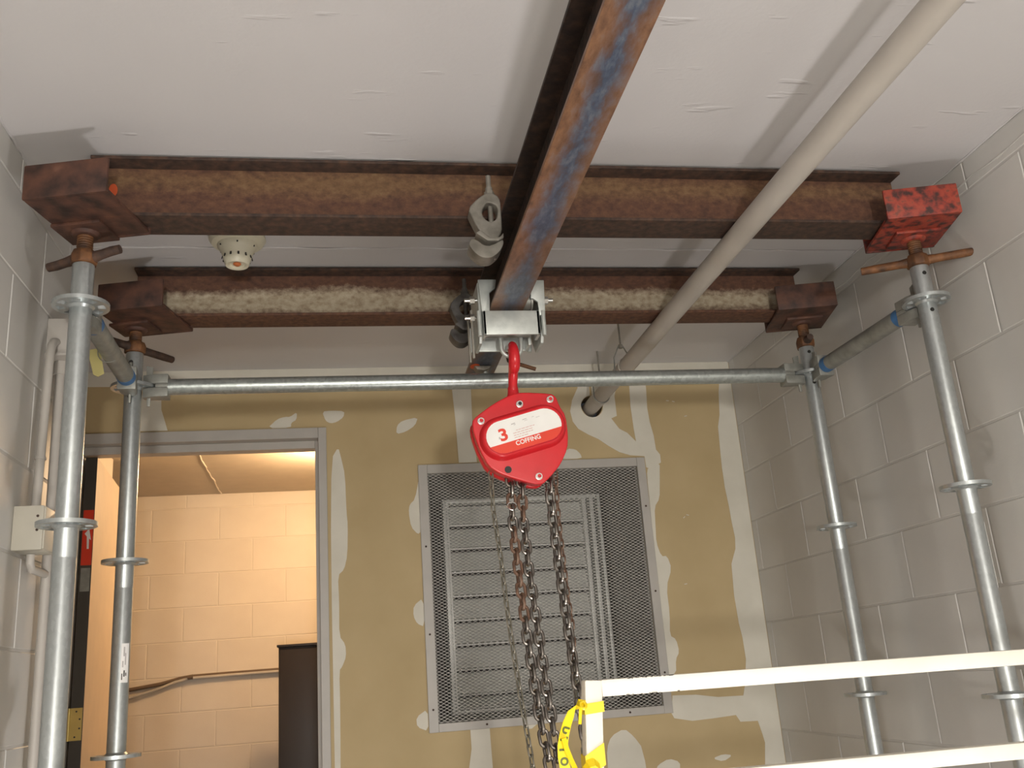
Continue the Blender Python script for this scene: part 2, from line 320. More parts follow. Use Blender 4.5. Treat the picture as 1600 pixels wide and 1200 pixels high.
struct(obj('wall_front', MB().box(-2.0, 1.9, YF - 0.15, YF, ZF, ZC + 0.05), 'wall', smooth=False))

# ---- back wall: drywall with openings for the door, the vent and the pipe
DX0, DX1, DZ = -0.985, -0.088, 0.965            # rough door opening
VX0, VX1, VZ0, VZ1 = 0.317, 1.190, -0.155, 0.792
PX, PZ, PR = 1.022, 1.049, 0.046
Y0, Y1 = YB, YB + 0.10
wb = MB()
wb.box(-2.0, DX0, Y0, Y1, ZF, ZC + 0.05).box(DX0, DX1, Y0, Y1, DZ, ZC + 0.05)
wb.box(DX1, VX0, Y0, Y1, ZF, ZC + 0.05).box(VX0, VX1, Y0, Y1, ZF, VZ0).box(VX0, VX1, Y0, Y1, VZ1, 0.949)
wb.box(VX0, PX - 0.1, Y0, Y1, 0.949, ZC + 0.05).box(PX + 0.1, VX1, Y0, Y1, 0.949, ZC + 0.05).box(PX - 0.1, PX + 0.1, Y0, Y1, 1.149, ZC + 0.05)
wb.box(VX1, 1.9, Y0, Y1, ZF, ZC + 0.05)
sq = []; ci = []
for i in range(32):
    a = 2 * math.pi * i / 32; c, s_ = math.cos(a), math.sin(a); q = 0.1 / max(abs(c), abs(s_)); sq.append((PX + c * q, PZ + s_ * q)); rr = PR * (1 + 0.05 * math.sin(3 * a)); ci.append((PX + c * rr, PZ + s_ * rr))
wb.loop(sq, ci, lambda u, v, d: (u, d, v), Y0, Y1)
wbk = struct(obj('wall_back', wb, 'drywall', origin=(0, YB, ZF), smooth=False))
TOP = ZC - 0.0005
def smooth_poly(p, it=1):
    for _ in range(it):
        q = []
        for i in range(len(p)):
            a, b = p[i], p[(i + 1) % len(p)]
            q += [(a[0] * .78 + b[0] * .22, a[1] * .78 + b[1] * .22), (a[0] * .22 + b[0] * .78, a[1] * .22 + b[1] * .78)]
        p = q
    return p
hole = [(PX + 0.0475 * math.sin(a), PZ + 0.0475 * math.cos(a)) for a in [0.1 + (2 * math.pi - 0.2) * i / 20 for i in range(21)]]
patches = [
 ([(-1.7, TOP), (-1.7, 1.176), (-0.959, 1.176), (-0.6, 1.171), (-0.339, 1.168), (0.2, 1.163), (0.7, 1.161), (1.243, 1.156), (1.56, 1.160), (1.602, 1.150), (1.602, 1.174),
   (1.588, 1.097), (1.578, .998), (1.564, .946), (1.559, .842), (1.556, .769), (1.557, .682), (1.563, .61), (1.566, .539), (1.571, .475), (1.566, .43), (1.54, .37), (1.533, .243), (1.537, .136), (1.544, .08), (1.546, -.004), (1.528, -.098),
   (1.515, -.138), (1.41, -.136), (1.323, -.121), (1.228, -.117), (1.216, -.182), (1.225, -.2), (1.296, -.215), (1.385, -.212), (1.474, -.207), (1.489, -.233), (1.56, -.235), (1.571, -.283), (1.577, -.316), (1.561, -.42), (1.57, -.6), (1.6492, -.6), (1.6492, TOP)], 0),
 ([(.968, 1.158), (.968, 1.131), (.94, 1.079), (.927, 1.031), (.934, .986), (.955, .954), (.994, .929), (1.036, .908), (1.074, .879), (1.119, .85), (1.165, .835), (1.225, .829), (1.227, .782), (1.245, .775), (1.293, .8), (1.293, .834), (1.278, .855), (1.275, .917), (1.265, .973), (1.261, 1.036), (1.266, 1.124), (1.266, 1.158),
   (1.193, 1.158), (1.193, 1.126), (1.189, 1.048), (1.192, .947), (1.196, .892), (1.162, .931), (1.13, .949), (1.1, .995), (1.125, 1.005), (1.124, 1.092), (1.135, 1.127), (1.135, 1.158), (1.0262, 1.158)] + hole + [(1.0178, 1.158)], 0),
 ([(1.234, .78), (1.288, .807), (1.278, .721), (1.269, .65), (1.243, .616), (1.238, .54), (1.233, .471), (1.248, .415), (1.272, .416), (1.285, .365), (1.254, .295), (1.255, .189), (1.245, .106), (1.269, .091), (1.276, .042), (1.258, .016), (1.253, -.038), (1.212, -.042), (1.221, .156), (1.221, .368), (1.224, .6), (1.226, .75)], 1),
 ([(-.295, .992), (-.257, 1.029), (-.228, 1.037), (-.208, 1.036), (-.181, 1.056), (-.183, 1.024), (-.204, 1.012), (-.204, .992)], 1),
 ([(-.083, 1.055), (-.05, 1.058), (.004, 1.055), (0, 1.03), (-.026, 1.011), (-.051, 1.005), (-.071, 1.017)], 1),
 ([(.21, .989), (.232, 1.009), (.296, 1.022), (.282, .987), (.243, .962), (.206, .954)], 1),
 ([(-.058, .5), (-.05, .862), (-.023, .909), (-.012, .861), (.001, .797), (.004, .649), (.008, .599), (.004, .483), (-.009, .43), (-.033, .409), (-.03, .311), (-.032, .186), (-.01, .155), (-.008, .111), (-.023, .076), (-.034, .063), (-.033, -.065), (-.038, -.5), (-.055, -.5)], 1),
 ([(.286, .308), (.248, .28), (.245, .242), (.259, .212), (.286, .2)], 1),
 ([(.284, -.095), (.241, -.121), (.243, -.156), (.284, -.173)], 1),
 ([(.29, .777), (.27, .688), (.248, .668), (.243, .639), (.25, .58), (.275, .55), (.288, .56)], 1),
 ([(.438, 1.165), (.518, 1.162), (.515, .994), (.524, .828), (.451, .828), (.447, .996)], 0),
 ([(.438, -.17), (.51, -.17), (.513, -.318), (.52, -.7), (.43, -.7), (.426, -.311), (.439, -.246)], 0),
 ([(-.774, 1.18), (-.698, 1.18), (-.694, 1.079), (-.668, .994), (-.771, .994)], 0),
 ([(.93, -.5), (.946, -.355), (.948, -.287), (.97, -.244), (1.023, -.221), (1.057, -.251), (1.089, -.299), (1.1, -.5)], 1),
 ([(1.13, -.38), (1.14, -.36), (1.185, -.341), (1.227, -.356), (1.224, -.39)], 1),
 ([(1.357, -.355), (1.403, -.343), (1.44, -.35), (1.399, -.37)], 1),
 ([(.86, .828), (.90, .872), (.935, .868), (.955, .846), (.958, .828)], 1),
 ([(.62, -.172), (.66, -.20), (.70, -.172)], 1),
]
for i, (p, it) in enumerate(patches):
    p = smooth_poly(p, it) if it else p
    obj('compound_patch', MB().prism(p, lambda u, v, d: (u, d, v), YB - 0.0012 - 0.00008 * (i % 3), YB + 0.002), 'compound', wbk, smooth=False)
sc_ = MB()
for (x, z) in ((1.36, 1.065), (1.385, 1.06), (1.42, .995), (1.36, .565), (1.385, .575), (1.33, .30)):
    a = random.uniform(0, 3); sc_.tube([(x, YB - 0.0005, z), (x + 0.012 * math.cos(a), YB - 0.0008, z + 0.008 * math.sin(a))], 0.0018, 6)
o = obj('paper_scuffs', sc_, 'compound', wbk); o['kind'] = 'stuff'

# ---- corridor beyond the door
YC = 6.22
wc = struct(obj('wall_corridor_back', MB().box(-2.2, 0.4, YC + 0.002, YC + 0.15, ZF, ZC + 0.05), 'corr', origin=(0, YC, ZF), smooth=False))
blocks(wc, -1.9, 0.3, -0.9, ZC, -0.988, lambda u, z: (u, YC, z), 0, 'corr', joint=0.0035)
struct(obj('wall_corridor_left', MB().box(-1.35, -1.20, YB + 0.1, 5.19, ZF, ZC), 'corr', smooth=False))
struct(obj('wall_corridor_far_left', MB().box(-2.2, -2.0, YB + 0.1, YC + 0.1, ZF, ZC), 'corr', smooth=False))
struct(obj('wall_corridor_right', MB().box(0.25, 0.30, YB + 0.1, YC + 0.1, ZF, ZC), 'corr', smooth=False))
struct(obj('ceiling_corridor', MB().box(-2.2, 0.4, YB + 0.1, YC + 0.1, ZC, ZC + 0.1), 'corrc', smooth=False))
bead = MB(); pts = [(-0.745 - 0.03 * (i / 40) + random.uniform(-.006, .006), 4.0 + 2.2 * i / 40, ZC - 0.001) for i in range(41)]
bead.tube(pts, [random.uniform(0.002, 0.006) for _ in pts], 6); struct(obj('trim_5', bead, 'corr'))

# ---- door frame, open leaf, hinge and label
FX0, FX1, FZ = -1.010, -0.068, 0.987
IX0, IX1, IZ = -0.978, -0.100, 0.945
LX1, LZ = -0.114, 0.914
dm = MB()
yf0, yf1 = YB - 0.014, YB + 0.115
dm.box(IX1, FX1, yf0, yf1, ZF, FZ).box(FX0, IX0, yf0, yf1, ZF, FZ).box(IX0, IX1, yf0 + 0.0004, yf1 - 0.0004, IZ, FZ)
dm.box(LX1, IX1, YB + 0.03, YB + 0.09, ZF, IZ).box(IX0, LX1, YB + 0.0304, YB + 0.0896, LZ, IZ)
dr = struct(obj('door_1', dm, 'trimpaint', origin=(-0.52, YB, ZF), smooth=True, bevel=0.0015, seg=1))
rot = Matrix.Translation((-0.969, YB + 0.04, 0)) @ Matrix.Rotation(math.radians(4.5), 4, 'Z')
leaf = obj('door_leaf', MB().box(0.002, 0.042, 0.002, 0.86, ZF + 0.01, 0.908, rot), 'doortan', dr, bevel=0.001, seg=1)
leaf['label'] = 'tan door leaf standing open into the corridor'
e_ = obj('edge_band', MB().box(0, 0.042, -0.001, 0.0018, ZF + 0.01, 0.908, rot), 'dooredge', leaf, smooth=False); e_['label'] = 'dark hinge edge of the door'
h_ = MB().box(-0.004, 0.0395, -0.004, -0.001, -0.109, 0.0, rot).cyl(rot @ Vector((-0.004, -0.006, -0.109)), rot @ Vector((-0.004, -0.006, 0.0)), 0.006, 12)
h_ = obj('hinge', h_, 'brass', dr); h_['label'] = 'brass butt hinge'
for x, z in ((0.020, -0.012), (0.032, -0.038), (0.032, -0.069), (0.018, -0.097)): obj('screw', MB().cyl(rot @ Vector((x, -0.006, z)), rot @ Vector((x, -0.003, z)), 0.0032, 10), 'dooredge', h_)
lb = obj('fire_label', MB().box(0.004, 0.040, -0.0024, -0.0012, 0.50, 0.705, rot), 'redlabel', leaf, smooth=False); lb['label'] = 'red sticker with a white arrow on the door edge'
ar = MB().prism([(0.022, 0.560), (0.029, 0.560), (0.028, 0.598), (0.035, 0.592), (0.027, 0.636), (0.012, 0.616), (0.020, 0.606)], lambda u, v, d: tuple(rot @ Vector((u, d, v))), -0.0032, -0.0022)
obj('arrow', ar, 'white', leaf, smooth=False)
s_ = obj('silver_plate', MB().box(0.006, 0.038, -0.0028, -0.0012, 0.405, 0.49, rot), 'galvdull', leaf, smooth=False)

# ------------------------------------------------------------------ vent: louver box behind an expanded-metal screen
vt = thing('wall_louver', 'galvanised wall louver in a deep recess behind the grey mesh screen', 'vent', (0.75, 4.0, VZ0))
dx0, dx1, dz0, dz1, yb = VX0 + 0.004, VX1 - 0.004, VZ0 + 0.004, VZ1 - 0.004, 4.42
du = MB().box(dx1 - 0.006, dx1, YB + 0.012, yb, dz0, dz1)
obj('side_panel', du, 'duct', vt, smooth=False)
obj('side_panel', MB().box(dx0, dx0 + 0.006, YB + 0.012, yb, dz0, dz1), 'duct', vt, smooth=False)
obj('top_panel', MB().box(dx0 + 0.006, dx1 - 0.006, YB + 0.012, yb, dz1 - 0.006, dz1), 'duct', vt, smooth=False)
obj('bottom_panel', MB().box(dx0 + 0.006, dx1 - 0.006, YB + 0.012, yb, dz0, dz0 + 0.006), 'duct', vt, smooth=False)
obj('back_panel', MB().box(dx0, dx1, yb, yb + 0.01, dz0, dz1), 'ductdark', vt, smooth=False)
lx0, lx1, ly = 0.462, 1.085, 4.30
lf = MB()
lf.box(lx0 - 0.030, lx0 - 0.012, ly - 0.03, ly + 0.09, dz0 + 0.02, 0.775).box(lx0 - 0.012, lx0, ly - 0.008, ly + 0.09, dz0 + 0.02, 0.775)
lf.box(lx1, lx1 + 0.018, ly - 0.008, ly + 0.09, dz0 + 0.02, 0.775).box(lx1 + 0.030, lx1 + 0.048, ly - 0.03, ly + 0.09, dz0 + 0.02, 0.775).box(lx1 + 0.062, lx1 + 0.075, ly - 0.05, ly + 0.09, dz0 + 0.02, 0.775)
lf.box(lx0 - 0.03, lx1 + 0.075, ly - 0.02, ly + 0.09, 0.765, 0.783).box(lx0 - 0.03, lx1 + 0.075, ly - 0.02, ly + 0.09, dz0 + 0.008, dz0 + 0.024)
obj('louver_frame', lf, 'louver', vt, bevel=0.003)
P_ = 0.1048
for k in range(9):
    zt = 0.765 - 0.006 - P_ * k; zb = max(zt - P_ + 0.009, dz0 + 0.026)
    if zt - zb < 0.03: continue
    prof = [(ly + 0.045, zt), (ly + 0.012, zb + 0.012), (ly + 0.002, zb + 0.006), (ly + 0.004, zb), (ly + 0.016, zb + 0.004), (ly + 0.047, zt - 0.006)]
    obj('slat', MB().prism(prof, lambda u, v, d: (d, u, v), lx0 + 0.001, lx1 - 0.001), 'louver', vt, smooth=False)
sc = thing('mesh_screen', 'grey framed expanded metal screen covering the wall vent', 'screen', (0.75, YB, VZ0))
fo = [(0.287, -0.182), (1.208, -0.170), (1.222, 0.824), (0.290, 0.821)]
fr = MB()
for (a0, a1, b0, b1) in ((0.286, 0.322, -0.180, 0.823), (1.186, 1.221, -0.180, 0.823)): fr.box(a0, a1, YB - 0.010, YB - 0.001, b0, b1)
fr.box(0.322, 1.186, YB - 0.010, YB - 0.001, 0.787, 0.823).box(0.322, 1.186, YB - 0.010, YB - 0.001, -0.180, -0.150)
fo_ = obj('screen_frame', fr, 'trimpaint', sc, bevel=0.0012, seg=1)
for (x, z) in ((0.304, 0.5), (0.304, 0.17), (0.304, -0.1), (1.204, 0.62), (1.204, 0.28), (1.204, -0.03), (0.5, -0.165), (0.8, -0.165), (1.05, -0.165), (0.6, 0.805)): obj('screw', MB().cyl((x, YB - 0.0125, z), (x, YB - 0.009, z), 0.004, 10), 'rustd', fo_)
ms = MB(); px, pz = 0.0226, 0.0060; nx = int(0.864 / px) ; nz = int(0.937 / pz); a0 = 0.322
for r in range(nz + 1):
    z = -0.150 + r * pz
    pts = []
    for i in range(2 * nx + 2):
        up = (i + r) % 2
        pts.append((a0 + i * px / 2, z + (pz * 0.5 if up else -pz * 0.5) * 0.78))
    vs = []; fs = []
    for i, (x, zz) in enumerate(pts):
        x = min(x, 1.186)
        vs += [(x, YB + 0.000, zz - 0.00095), (x, YB + 0.000, zz + 0.00095), (x, YB + 0.0018, zz + 0.0004)]
        if i: q = 3 * (i - 1); fs += [(q, q + 3, q + 4, q + 1), (q + 1, q + 4, q + 5, q + 2), (q + 2, q + 5, q + 3, q)]
    ms.add(vs, fs)
o = obj('expanded_mesh', ms, 'mesh', sc, smooth=False); o['kind'] = 'stuff'

# ------------------------------------------------------------------ steel beams
def i_beam(name, label, axis, x, y, z, length, width, depth, tf, tw, mats):
    """x, y, z: middle of the underside at the beam's start; axis 0 runs along x, 1 along y"""
    t = thing(name, label, 'beam', (x, y, z))
    def bx(u0, u1, w0, w1, z0, z1): 
        return MB().box(x + u0, x + u1, y + w0, y + w1, z0, z1) if axis == 0 else MB().box(x + w0, x + w1, y + u0, y + u1, z0, z1)
    h = width / 2
    obj('bottom_flange', bx(0, length, -h, h, z, z + tf), mats[0], t, bevel=0.0015)
    obj('web', bx(0.0005, length - 0.0005, -tw / 2, tw / 2, z + tf, z + depth - tf), mats[1], t, smooth=False)
    obj('top_flange', bx(0, length, -h, h, z + depth - tf, z + depth), mats[2], t, bevel=0.0015)
    return t
nb = i_beam('steel_beam', 'rusty brown steel cross beam nearest the camera, ends in the near jack heads', 0, -0.57, 2.146, 1.076, 2.07, 0.102, 0.155, 0.008, 0.007, ('rustd', 'nearweb', 'rustd'))
fb = i_beam('steel_beam', 'rusty steel cross beam farther back, with a worn cream band on its web', 0, -0.60, 2.780, 1.076, 2.11, 0.102, 0.155, 0.008, 0.007, ('rust', 'farweb', 'rustd'))
tb = i_beam('trolley_beam', 'long steel runway beam with bluish underside slung beneath the two cross beams', 1, 0.431, 0.35, 0.925, 2.56, 0.090, 0.149, 0.009, 0.007, ('flange', 'rustshade', 'rustshade'))
# orange paint dabs
dab = MB().lathe([(0.0001, 0), (0.010, 0.0004), (0.010, 0.0012), (0.0001, 0.0016)], (0, 0, 0), 14)
mm = Matrix.Translation((-0.527, 2.1425, 1.165)) @ Matrix.Rotation(math.radians(90), 4, 'X')
d2 = MB().add([mm @ Vector((a * 1.0, b * 1.7, c)) for a, b, c in dab.v], dab.f); obj('paint_dab', d2, 'orange', nb)['label'] = 'dab of orange paint'
mm = Matrix.Translation((0.405, 2.79, 0.9252)) @ Matrix.Rotation(math.radians(180), 4, 'X')
d2 = MB().add([mm @ Vector((a * 1.5, b * 2.5, c)) for a, b, c in dab.v], dab.f); obj('paint_dab', d2, 'orange', tb)['label'] = 'dab of orange paint'

# ------------------------------------------------------------------ ringlock posts, jacks, ledgers
RZ = [0.873 - 0.5 * k for k in range(5)]
def rosette_mb(c, tilt=0.0):
    mb = MB(); n = 32; t = 0.0045
    def ring(r0, r1, z0=-t, z1=t): mb.loop([(r1 * math.cos(2 * math.pi * i / n), r1 * math.sin(2 * math.pi * i / n)) for i in range(n)], [(r0 * math.cos(2 * math.pi * i / n), r0 * math.sin(2 * math.pi * i / n)) for i in range(n)], lambda u, v, d: (c[0] + u, c[1] + v, c[2] + d), z0, z1)
    ring(0.0235, 0.036); ring(0.0525, 0.0615)
    for k in range(8):
        a = 2 * math.pi * (k + 0.5) / 8; hw = 0.16
        mb.prism([(r * math.cos(a + s), r * math.sin(a + s)) for r, s in ((0.035, -hw * 1.1), (0.0535, -hw), (0.0535, hw), (0.035, hw * 1.1))], lambda u, v, d: (c[0] + u, c[1] + v, c[2] + d), -t, t)
    mb.lathe([(0.0243, -0.010), (0.030, -0.004), (0.030, 0.004), (0.0243, 0.010)], c, 20)
    return mb
def post(x, y, ztop, label):
    t = thing('scaffold_post', label, 'scaffold post', (x, y, ZF), 'ring scaffold posts holding up the cross beams')
    obj('tube', MB().tube([(x, y, ZF + 0.006), (x, y, 0.30), (x, y, 0.302), (x, y, 0.304), (x, y, ztop - 0.002), (x, y, ztop)], [0.02415, 0.02415, 0.0236, 0.02415, 0.02415, 0.0235], 32), 'galv', t)
    for z in RZ: obj('rosette', rosette_mb((x, y, z)), 'galv', t)
    obj('foot_plate', MB().box(x - 0.07, x + 0.07, y - 0.07, y + 0.07, ZF, ZF + 0.008), 'galvdull', t, bevel=0.001)
    return t
PLN, PLF, PRN, PRF = (-0.583, 2.146), (-0.598, 2.779), (1.533, 2.146), (1.512, 2.779)
p1 = post(*PLN, 0.972, 'galvanised scaffold post nearest on the left, in front of the grey junction box')
p2 = post(*PLF, 0.977, 'galvanised scaffold post standing in front of the doorway, left back corner')
p3 = post(*PRN, 0.970, 'galvanised scaffold post nearest on the right, under the red jack head')
p4 = post(*PRF, 0.966, 'galvanised scaffold post at the back on the right, under the brown jack head')
def curved_label(p, r, a0, a1, z0, z1, mat, parent, name='sticker'):
    mb = MB(); n = 8
    out = [(p[0] + rr * math.cos(a0 + (a1 - a0) * i / n), p[1] + rr * math.sin(a0 + (a1 - a0) * i / n)) for rr, rng in ((r + 0.0006, range(n + 1)), (r, range(n, -1, -1))) for i in rng]
    mb.prism(out, lambda u, v, d: (u, v, d), z0, z1); return obj(name, mb, mat, parent)
curved_label(PLF, 0.0243, math.radians(-75), math.radians(-25), 0.055, 0.155, 'white', p2)['label'] = 'worn white sticker'
for a, b, z0, z1 in ((-62, -54, 0.122, 0.146), (-52, -46, 0.100, 0.130), (-68, -60, 0.094, 0.110), (-58, -50, 0.070, 0.086), (-70, -64, 0.062, 0.078), (-46, -40, 0.072, 0.080)):
    curved_label(PLF, 0.0249, math.radians(a), math.radians(b), z0, z1, 'greyprint' if z0 > 0.09 else 'scuff', p2, 'sticker_print')
curved_label(PRN, 0.0243, math.radians(-30), math.radians(5), 0.12, 0.28, 'white', p3)['label'] = 'white sticker along the tube'
# holes near the tube tops
for p, t in ((PLF, p2), (PRN, p3), (PRF, p4)):
    for z in (0.945, 0.84): obj('pin_hole', MB().cyl((p[0] - 0.004, p[1] - 0.0246, z), (p[0] - 0.004, p[1] - 0.0200, z), 0.0055, 12), 'black', t)

def jack(pos, ctr, yaw, ztop, label, headmat, handle_yaw, handle_len, arms=(1, 1), tilt=0.0, size=(0.19, 0.20)):
    x, y = pos
    t = thing('jack_head', label, 'scaffold jack', (x, y, ztop), 'screw jacks with channel heads under the beams')
    R = Matrix.Translation((ctr[0], ctr[1], 0)) @ Matrix.Rotation(yaw, 4, 'Z')
    a, b = size[0] / 2, size[1] / 2; z0 = 1.060
    pl = MB().box(-a, a, -b, b, z0, z0 + 0.010, R)
    obj('base_plate', pl, headmat, t, bevel=0.003)
    obj('front_cheek', MB().box(-a, a, -b - 0.010, -b, z0 - 0.001, z0 + 0.083, R), headmat, t, bevel=0.004)
    obj('rear_cheek', MB().box(-a, a, b, b + 0.010, z0 - 0.001, z0 + 0.083, R), headmat, t, bevel=0.004)
    obj('weld_pad', MB().box(-0.058, 0.058, -0.050, 0.050, z0 - 0.008, z0, Matrix.Translation((x, y, 0)) @ Matrix.Rotation(yaw, 4, 'Z')).lathe([(0.027, z0 - 0.016), (0.034, z0 - 0.008)], (x, y, 0), 20), headmat, t, bevel=0.002)
    pr = []; z = ztop + 0.001
    while z < z0 - 0.006: pr += [(0.0165, z), (0.0180, z + 0.002), (0.0180, z + 0.004), (0.0165, z + 0.006)]; z += 0.006
    obj('screw', MB().lathe(pr, (x, y, 0), 20), 'rustjack', t)
    Rh = Matrix.Translation((x, y, ztop)) @ Matrix.Rotation(handle_yaw, 4, 'Z')
    nut = MB().lathe([(0.022, 0.001), (0.030, 0.003), (0.031, 0.022), (0.026, 0.034), (0.019, 0.038)], (x, y, ztop), 8)
    n_ = obj('wing_nut', nut, 'rustjack', t, bevel=0.001)
    for s, on in ((-1, arms[0]), (1, arms[1])):
        if not on: continue
        L = handle_len; c = lambda u, v: tuple(Rh @ Vector((s * u, 0, v)))
        obj('arm', MB().tube([c(0.024, 0.018), c(0.045, 0.018 + s * tilt * 0.4), c(L * 0.75, 0.018 + s * tilt * 0.8), c(L, 0.018 + s * tilt)], [0.0140, 0.0115, 0.0115, 0.0105], 10, flat=(1, 1)), 'rustd' if headmat != 'redhead' else 'rustjack', n_)
    return t
jack(PLN, (-0.560, 2.080), math.radians(-14), 0.972, 'rusty jack head clasping the left end of the near cross beam', 'rusthead', math.radians(-17), 0.088, tilt=0.012)
jack(PLF, (-0.560, 2.735), math.radians(-14), 0.977, 'rusty jack head under the left end of the farther cross beam', 'rusthead', math.radians(-128), 0.14, tilt=0.0)
jack(PRN, (1.518, 2.124), math.radians(-14), 0.970, 'red painted jack head at the right end of the near cross beam', 'redhead', math.radians(-28), 0.145, tilt=0.0)
jack(PRF, (1.500, 2.760), math.radians(-13), 0.966, 'dark brown jack head under the right end of the farther cross beam', 'rusthead', math.radians(80), 0.06)

def ledger(a, b, z, label, mat, blue, tube_r=0.0242, sag=0.0):
    A = Vector((a[0], a[1], z)); B = Vector((b[0], b[1], z)); d = (B - A).normalized(); s = Vector((0, 0, 1)).cross(d)
    t = thing('scaffold_ledger', label, 'scaffold ledger', tuple((A + B) / 2))
    obj('tube', MB().cyl(A + d * 0.095, B - d * 0.095, tube_r, 28), mat, t)
    for P, q in ((A, d), (B, -d)):
        rot = Matrix((tuple(q), tuple(s), (0, 0, 1))).transposed().to_4x4(); rot.translation = P
        hd = MB()
        for z0, z1 in ((0.006, 0.034), (-0.034, -0.006)):
            hd.prism([(0.028, -0.012), (0.050, -0.021), (0.100, -0.0255), (0.100, 0.0255), (0.050, 0.021), (0.028, 0.012)], lambda u, v, dd: tuple(rot @ Vector((u, v, dd))), z0, z1)
        hd.prism([(0.064, -0.022), (0.100, -0.0255), (0.100, 0.0255), (0.064, 0.022)], lambda u, v, dd: tuple(rot @ Vector((u, v, dd))), -0.0062, 0.0062)
        h_ = obj('wedge_head', hd, 'galvdull', t, bevel=0.003)
        wd = MB().prism([(0.040, -0.058), (0.048, -0.058), (0.054, 0.060), (0.034, 0.066)], lambda u, v, dd: tuple(rot @ Vector((u, dd, v))), -0.003, 0.003)
        obj('wedge', wd, 'galvdull', h_, bevel=0.001)
        if blue: obj('blue_band', MB().cyl(P + q * 0.101, P + q * 0.128, tube_r + 0.0008, 24), 'blue', t)['label'] = 'blue paint band'
    return t
ledger(PLF, PRF, 0.873, 'long galvanised ledger tube spanning the room between the two back posts', 'galvbar', False)
ledger(PLN, PLF, 0.873, 'short dull ledger tube joining the two left posts', 'galvdull', True)
ledger(PRN, PRF, 0.873, 'short dull ledger tube joining the two right posts', 'galvdull', True)
# yellow tag on the left ledger
tg = thing('hanging_tag', 'pale yellow tag hanging from the short left ledger', 'tag', (-0.63, 2.47, 0.88))
tr = Matrix.Translation((-0.636, 2.47, 0.893)) @ Matrix.Rotation(math.radians(12), 4, 'Z') @ Matrix.Rotation(math.radians(-14), 4, 'Y')
obj('tag_card', MB().prism([(-0.014, -0.078), (-0.004, -0.086), (0.012, -0.080), (0.015, -0.020), (0.006, -0.010), (-0.008, -0.010), (-0.015, -0.022)], lambda u, v, d: tuple(tr @ Vector((u, d, v))), -0.0008, 0.0008), 'yellow', tg, smooth=False)
obj('wire_loop', MB().tube([tuple(Vector((-0.596, 2.47, 0.873)) + Vector((0.0268 * math.cos(a), 0, 0.0268 * math.sin(a)))) for a in [2 * math.pi * i / 20 for i in range(20)]], 0.0012, 6, closed=True), 'galvdull', tg)

# ------------------------------------------------------------------ girder clamps
def clamp(c, mat, label, sx=1.0, sz=1.0):
    """two cast jaws either side of a threaded bolt; c = offset from the near clamp's own place"""
    T = lambda u, v, d: (0.36 + (u - 0.36) * sx + c[0], d + c[1], 1.05 + (v - 1.05) * sz + c[2])
    t = thing('girder_clamp', label, 'clamp', (0.36 + c[0], 2.07 + c[1], 1.05 + c[2]), 'girder clamps fixing the runway beam to the cross beams')
    out = [(.378, 1.117), (.357, 1.125), (.332, 1.109), (.304, 1.080), (.316, 1.048), (.328, 1.022), (.346, 1.003), (.372, .999), (.384, 1.020), (.385, 1.045), (.385, 1.075), (.385, 1.102)]
    inn = [(.370, 1.091), (.355, 1.096), (.348, 1.091), (.341, 1.080), (.338, 1.066), (.341, 1.057), (.349, 1.047), (.360, 1.044), (.370, 1.050), (.375, 1.058), (.377, 1.072), (.376, 1.084)]
    obj('upper_jaw', MB().loop(smooth_poly(out), smooth_poly(inn), T, 2.050, 2.090), mat, t, bevel=0.006, seg=3)
    obj('saddle', MB().prism([(.318, 1.010), (.330, 1.018), (.352, 1.000), (.376, 1.000), (.385, 1.012), (.385, .998), (.372, .990), (.345, .990)], T, 2.040, 2.096), mat, t, bevel=0.003)
    lo = [(.308, .998), (.300, .982), (.312, .962), (.329, .948), (.352, .947), (.372, .962), (.384, .982), (.384, .996), (.368, .986), (.352, .978), (.335, .980), (.322, .992)]
    obj('lower_jaw', MB().prism(smooth_poly(smooth_poly(lo)), T, 2.045, 2.095), mat, t, bevel=0.005, seg=3)
    b = MB().cyl(T(.362, .955, 2.070), T(.362, 1.178, 2.070), 0.0062, 14)
    bo = obj('bolt', b, mat, t)
    obj('nut', MB().tube([T(.362, 1.118, 2.07), T(.362, 1.134, 2.07)], 0.0125, 6).tube([T(.362, 1.134, 2.07), T(.362, 1.146, 2.07)], [0.0095, 0.0085], 12), mat, bo)
    return t
clamp((0, -0.002, 0), 'cast', 'pale grey girder clamp on the near cross beam, left of the runway beam')
clamp((0.014, 0.640, 0.012), 'castdark', 'darker girder clamp on the farther cross beam, left of the trolley', 0.9, 0.95)
# far lower fixing beneath the beam end
t = thing('girder_clamp', 'bottom jaw and bolt tip of a clamp at the far end of the runway beam', 'clamp', (0.43, 2.83, 0.925), 'girder clamps fixing the runway beam to the cross beams')
obj('lower_jaw', MB().prism([(-.030, 0), (-.022, -.012), (0, -.016), (.016, -.010), (.024, 0)], lambda u, v, d: (0.432 + u, d, 0.924 + v), 2.78, 2.82), 'cast', t, bevel=0.003)
obj('bolt', MB().cyl((0.438, 2.80, 0.925), (0.438, 2.80, 0.885), 0.006, 12), 'zinc', t)
obj('nut', MB().tube([(0.438, 2.80, 0.905), (0.438, 2.80, 0.893)], 0.011, 6), 'zinc', t)
pin = MB().cyl((0.500, 2.725, 0.918), (0.582, 2.72, 0.889), 0.0060, 12); 

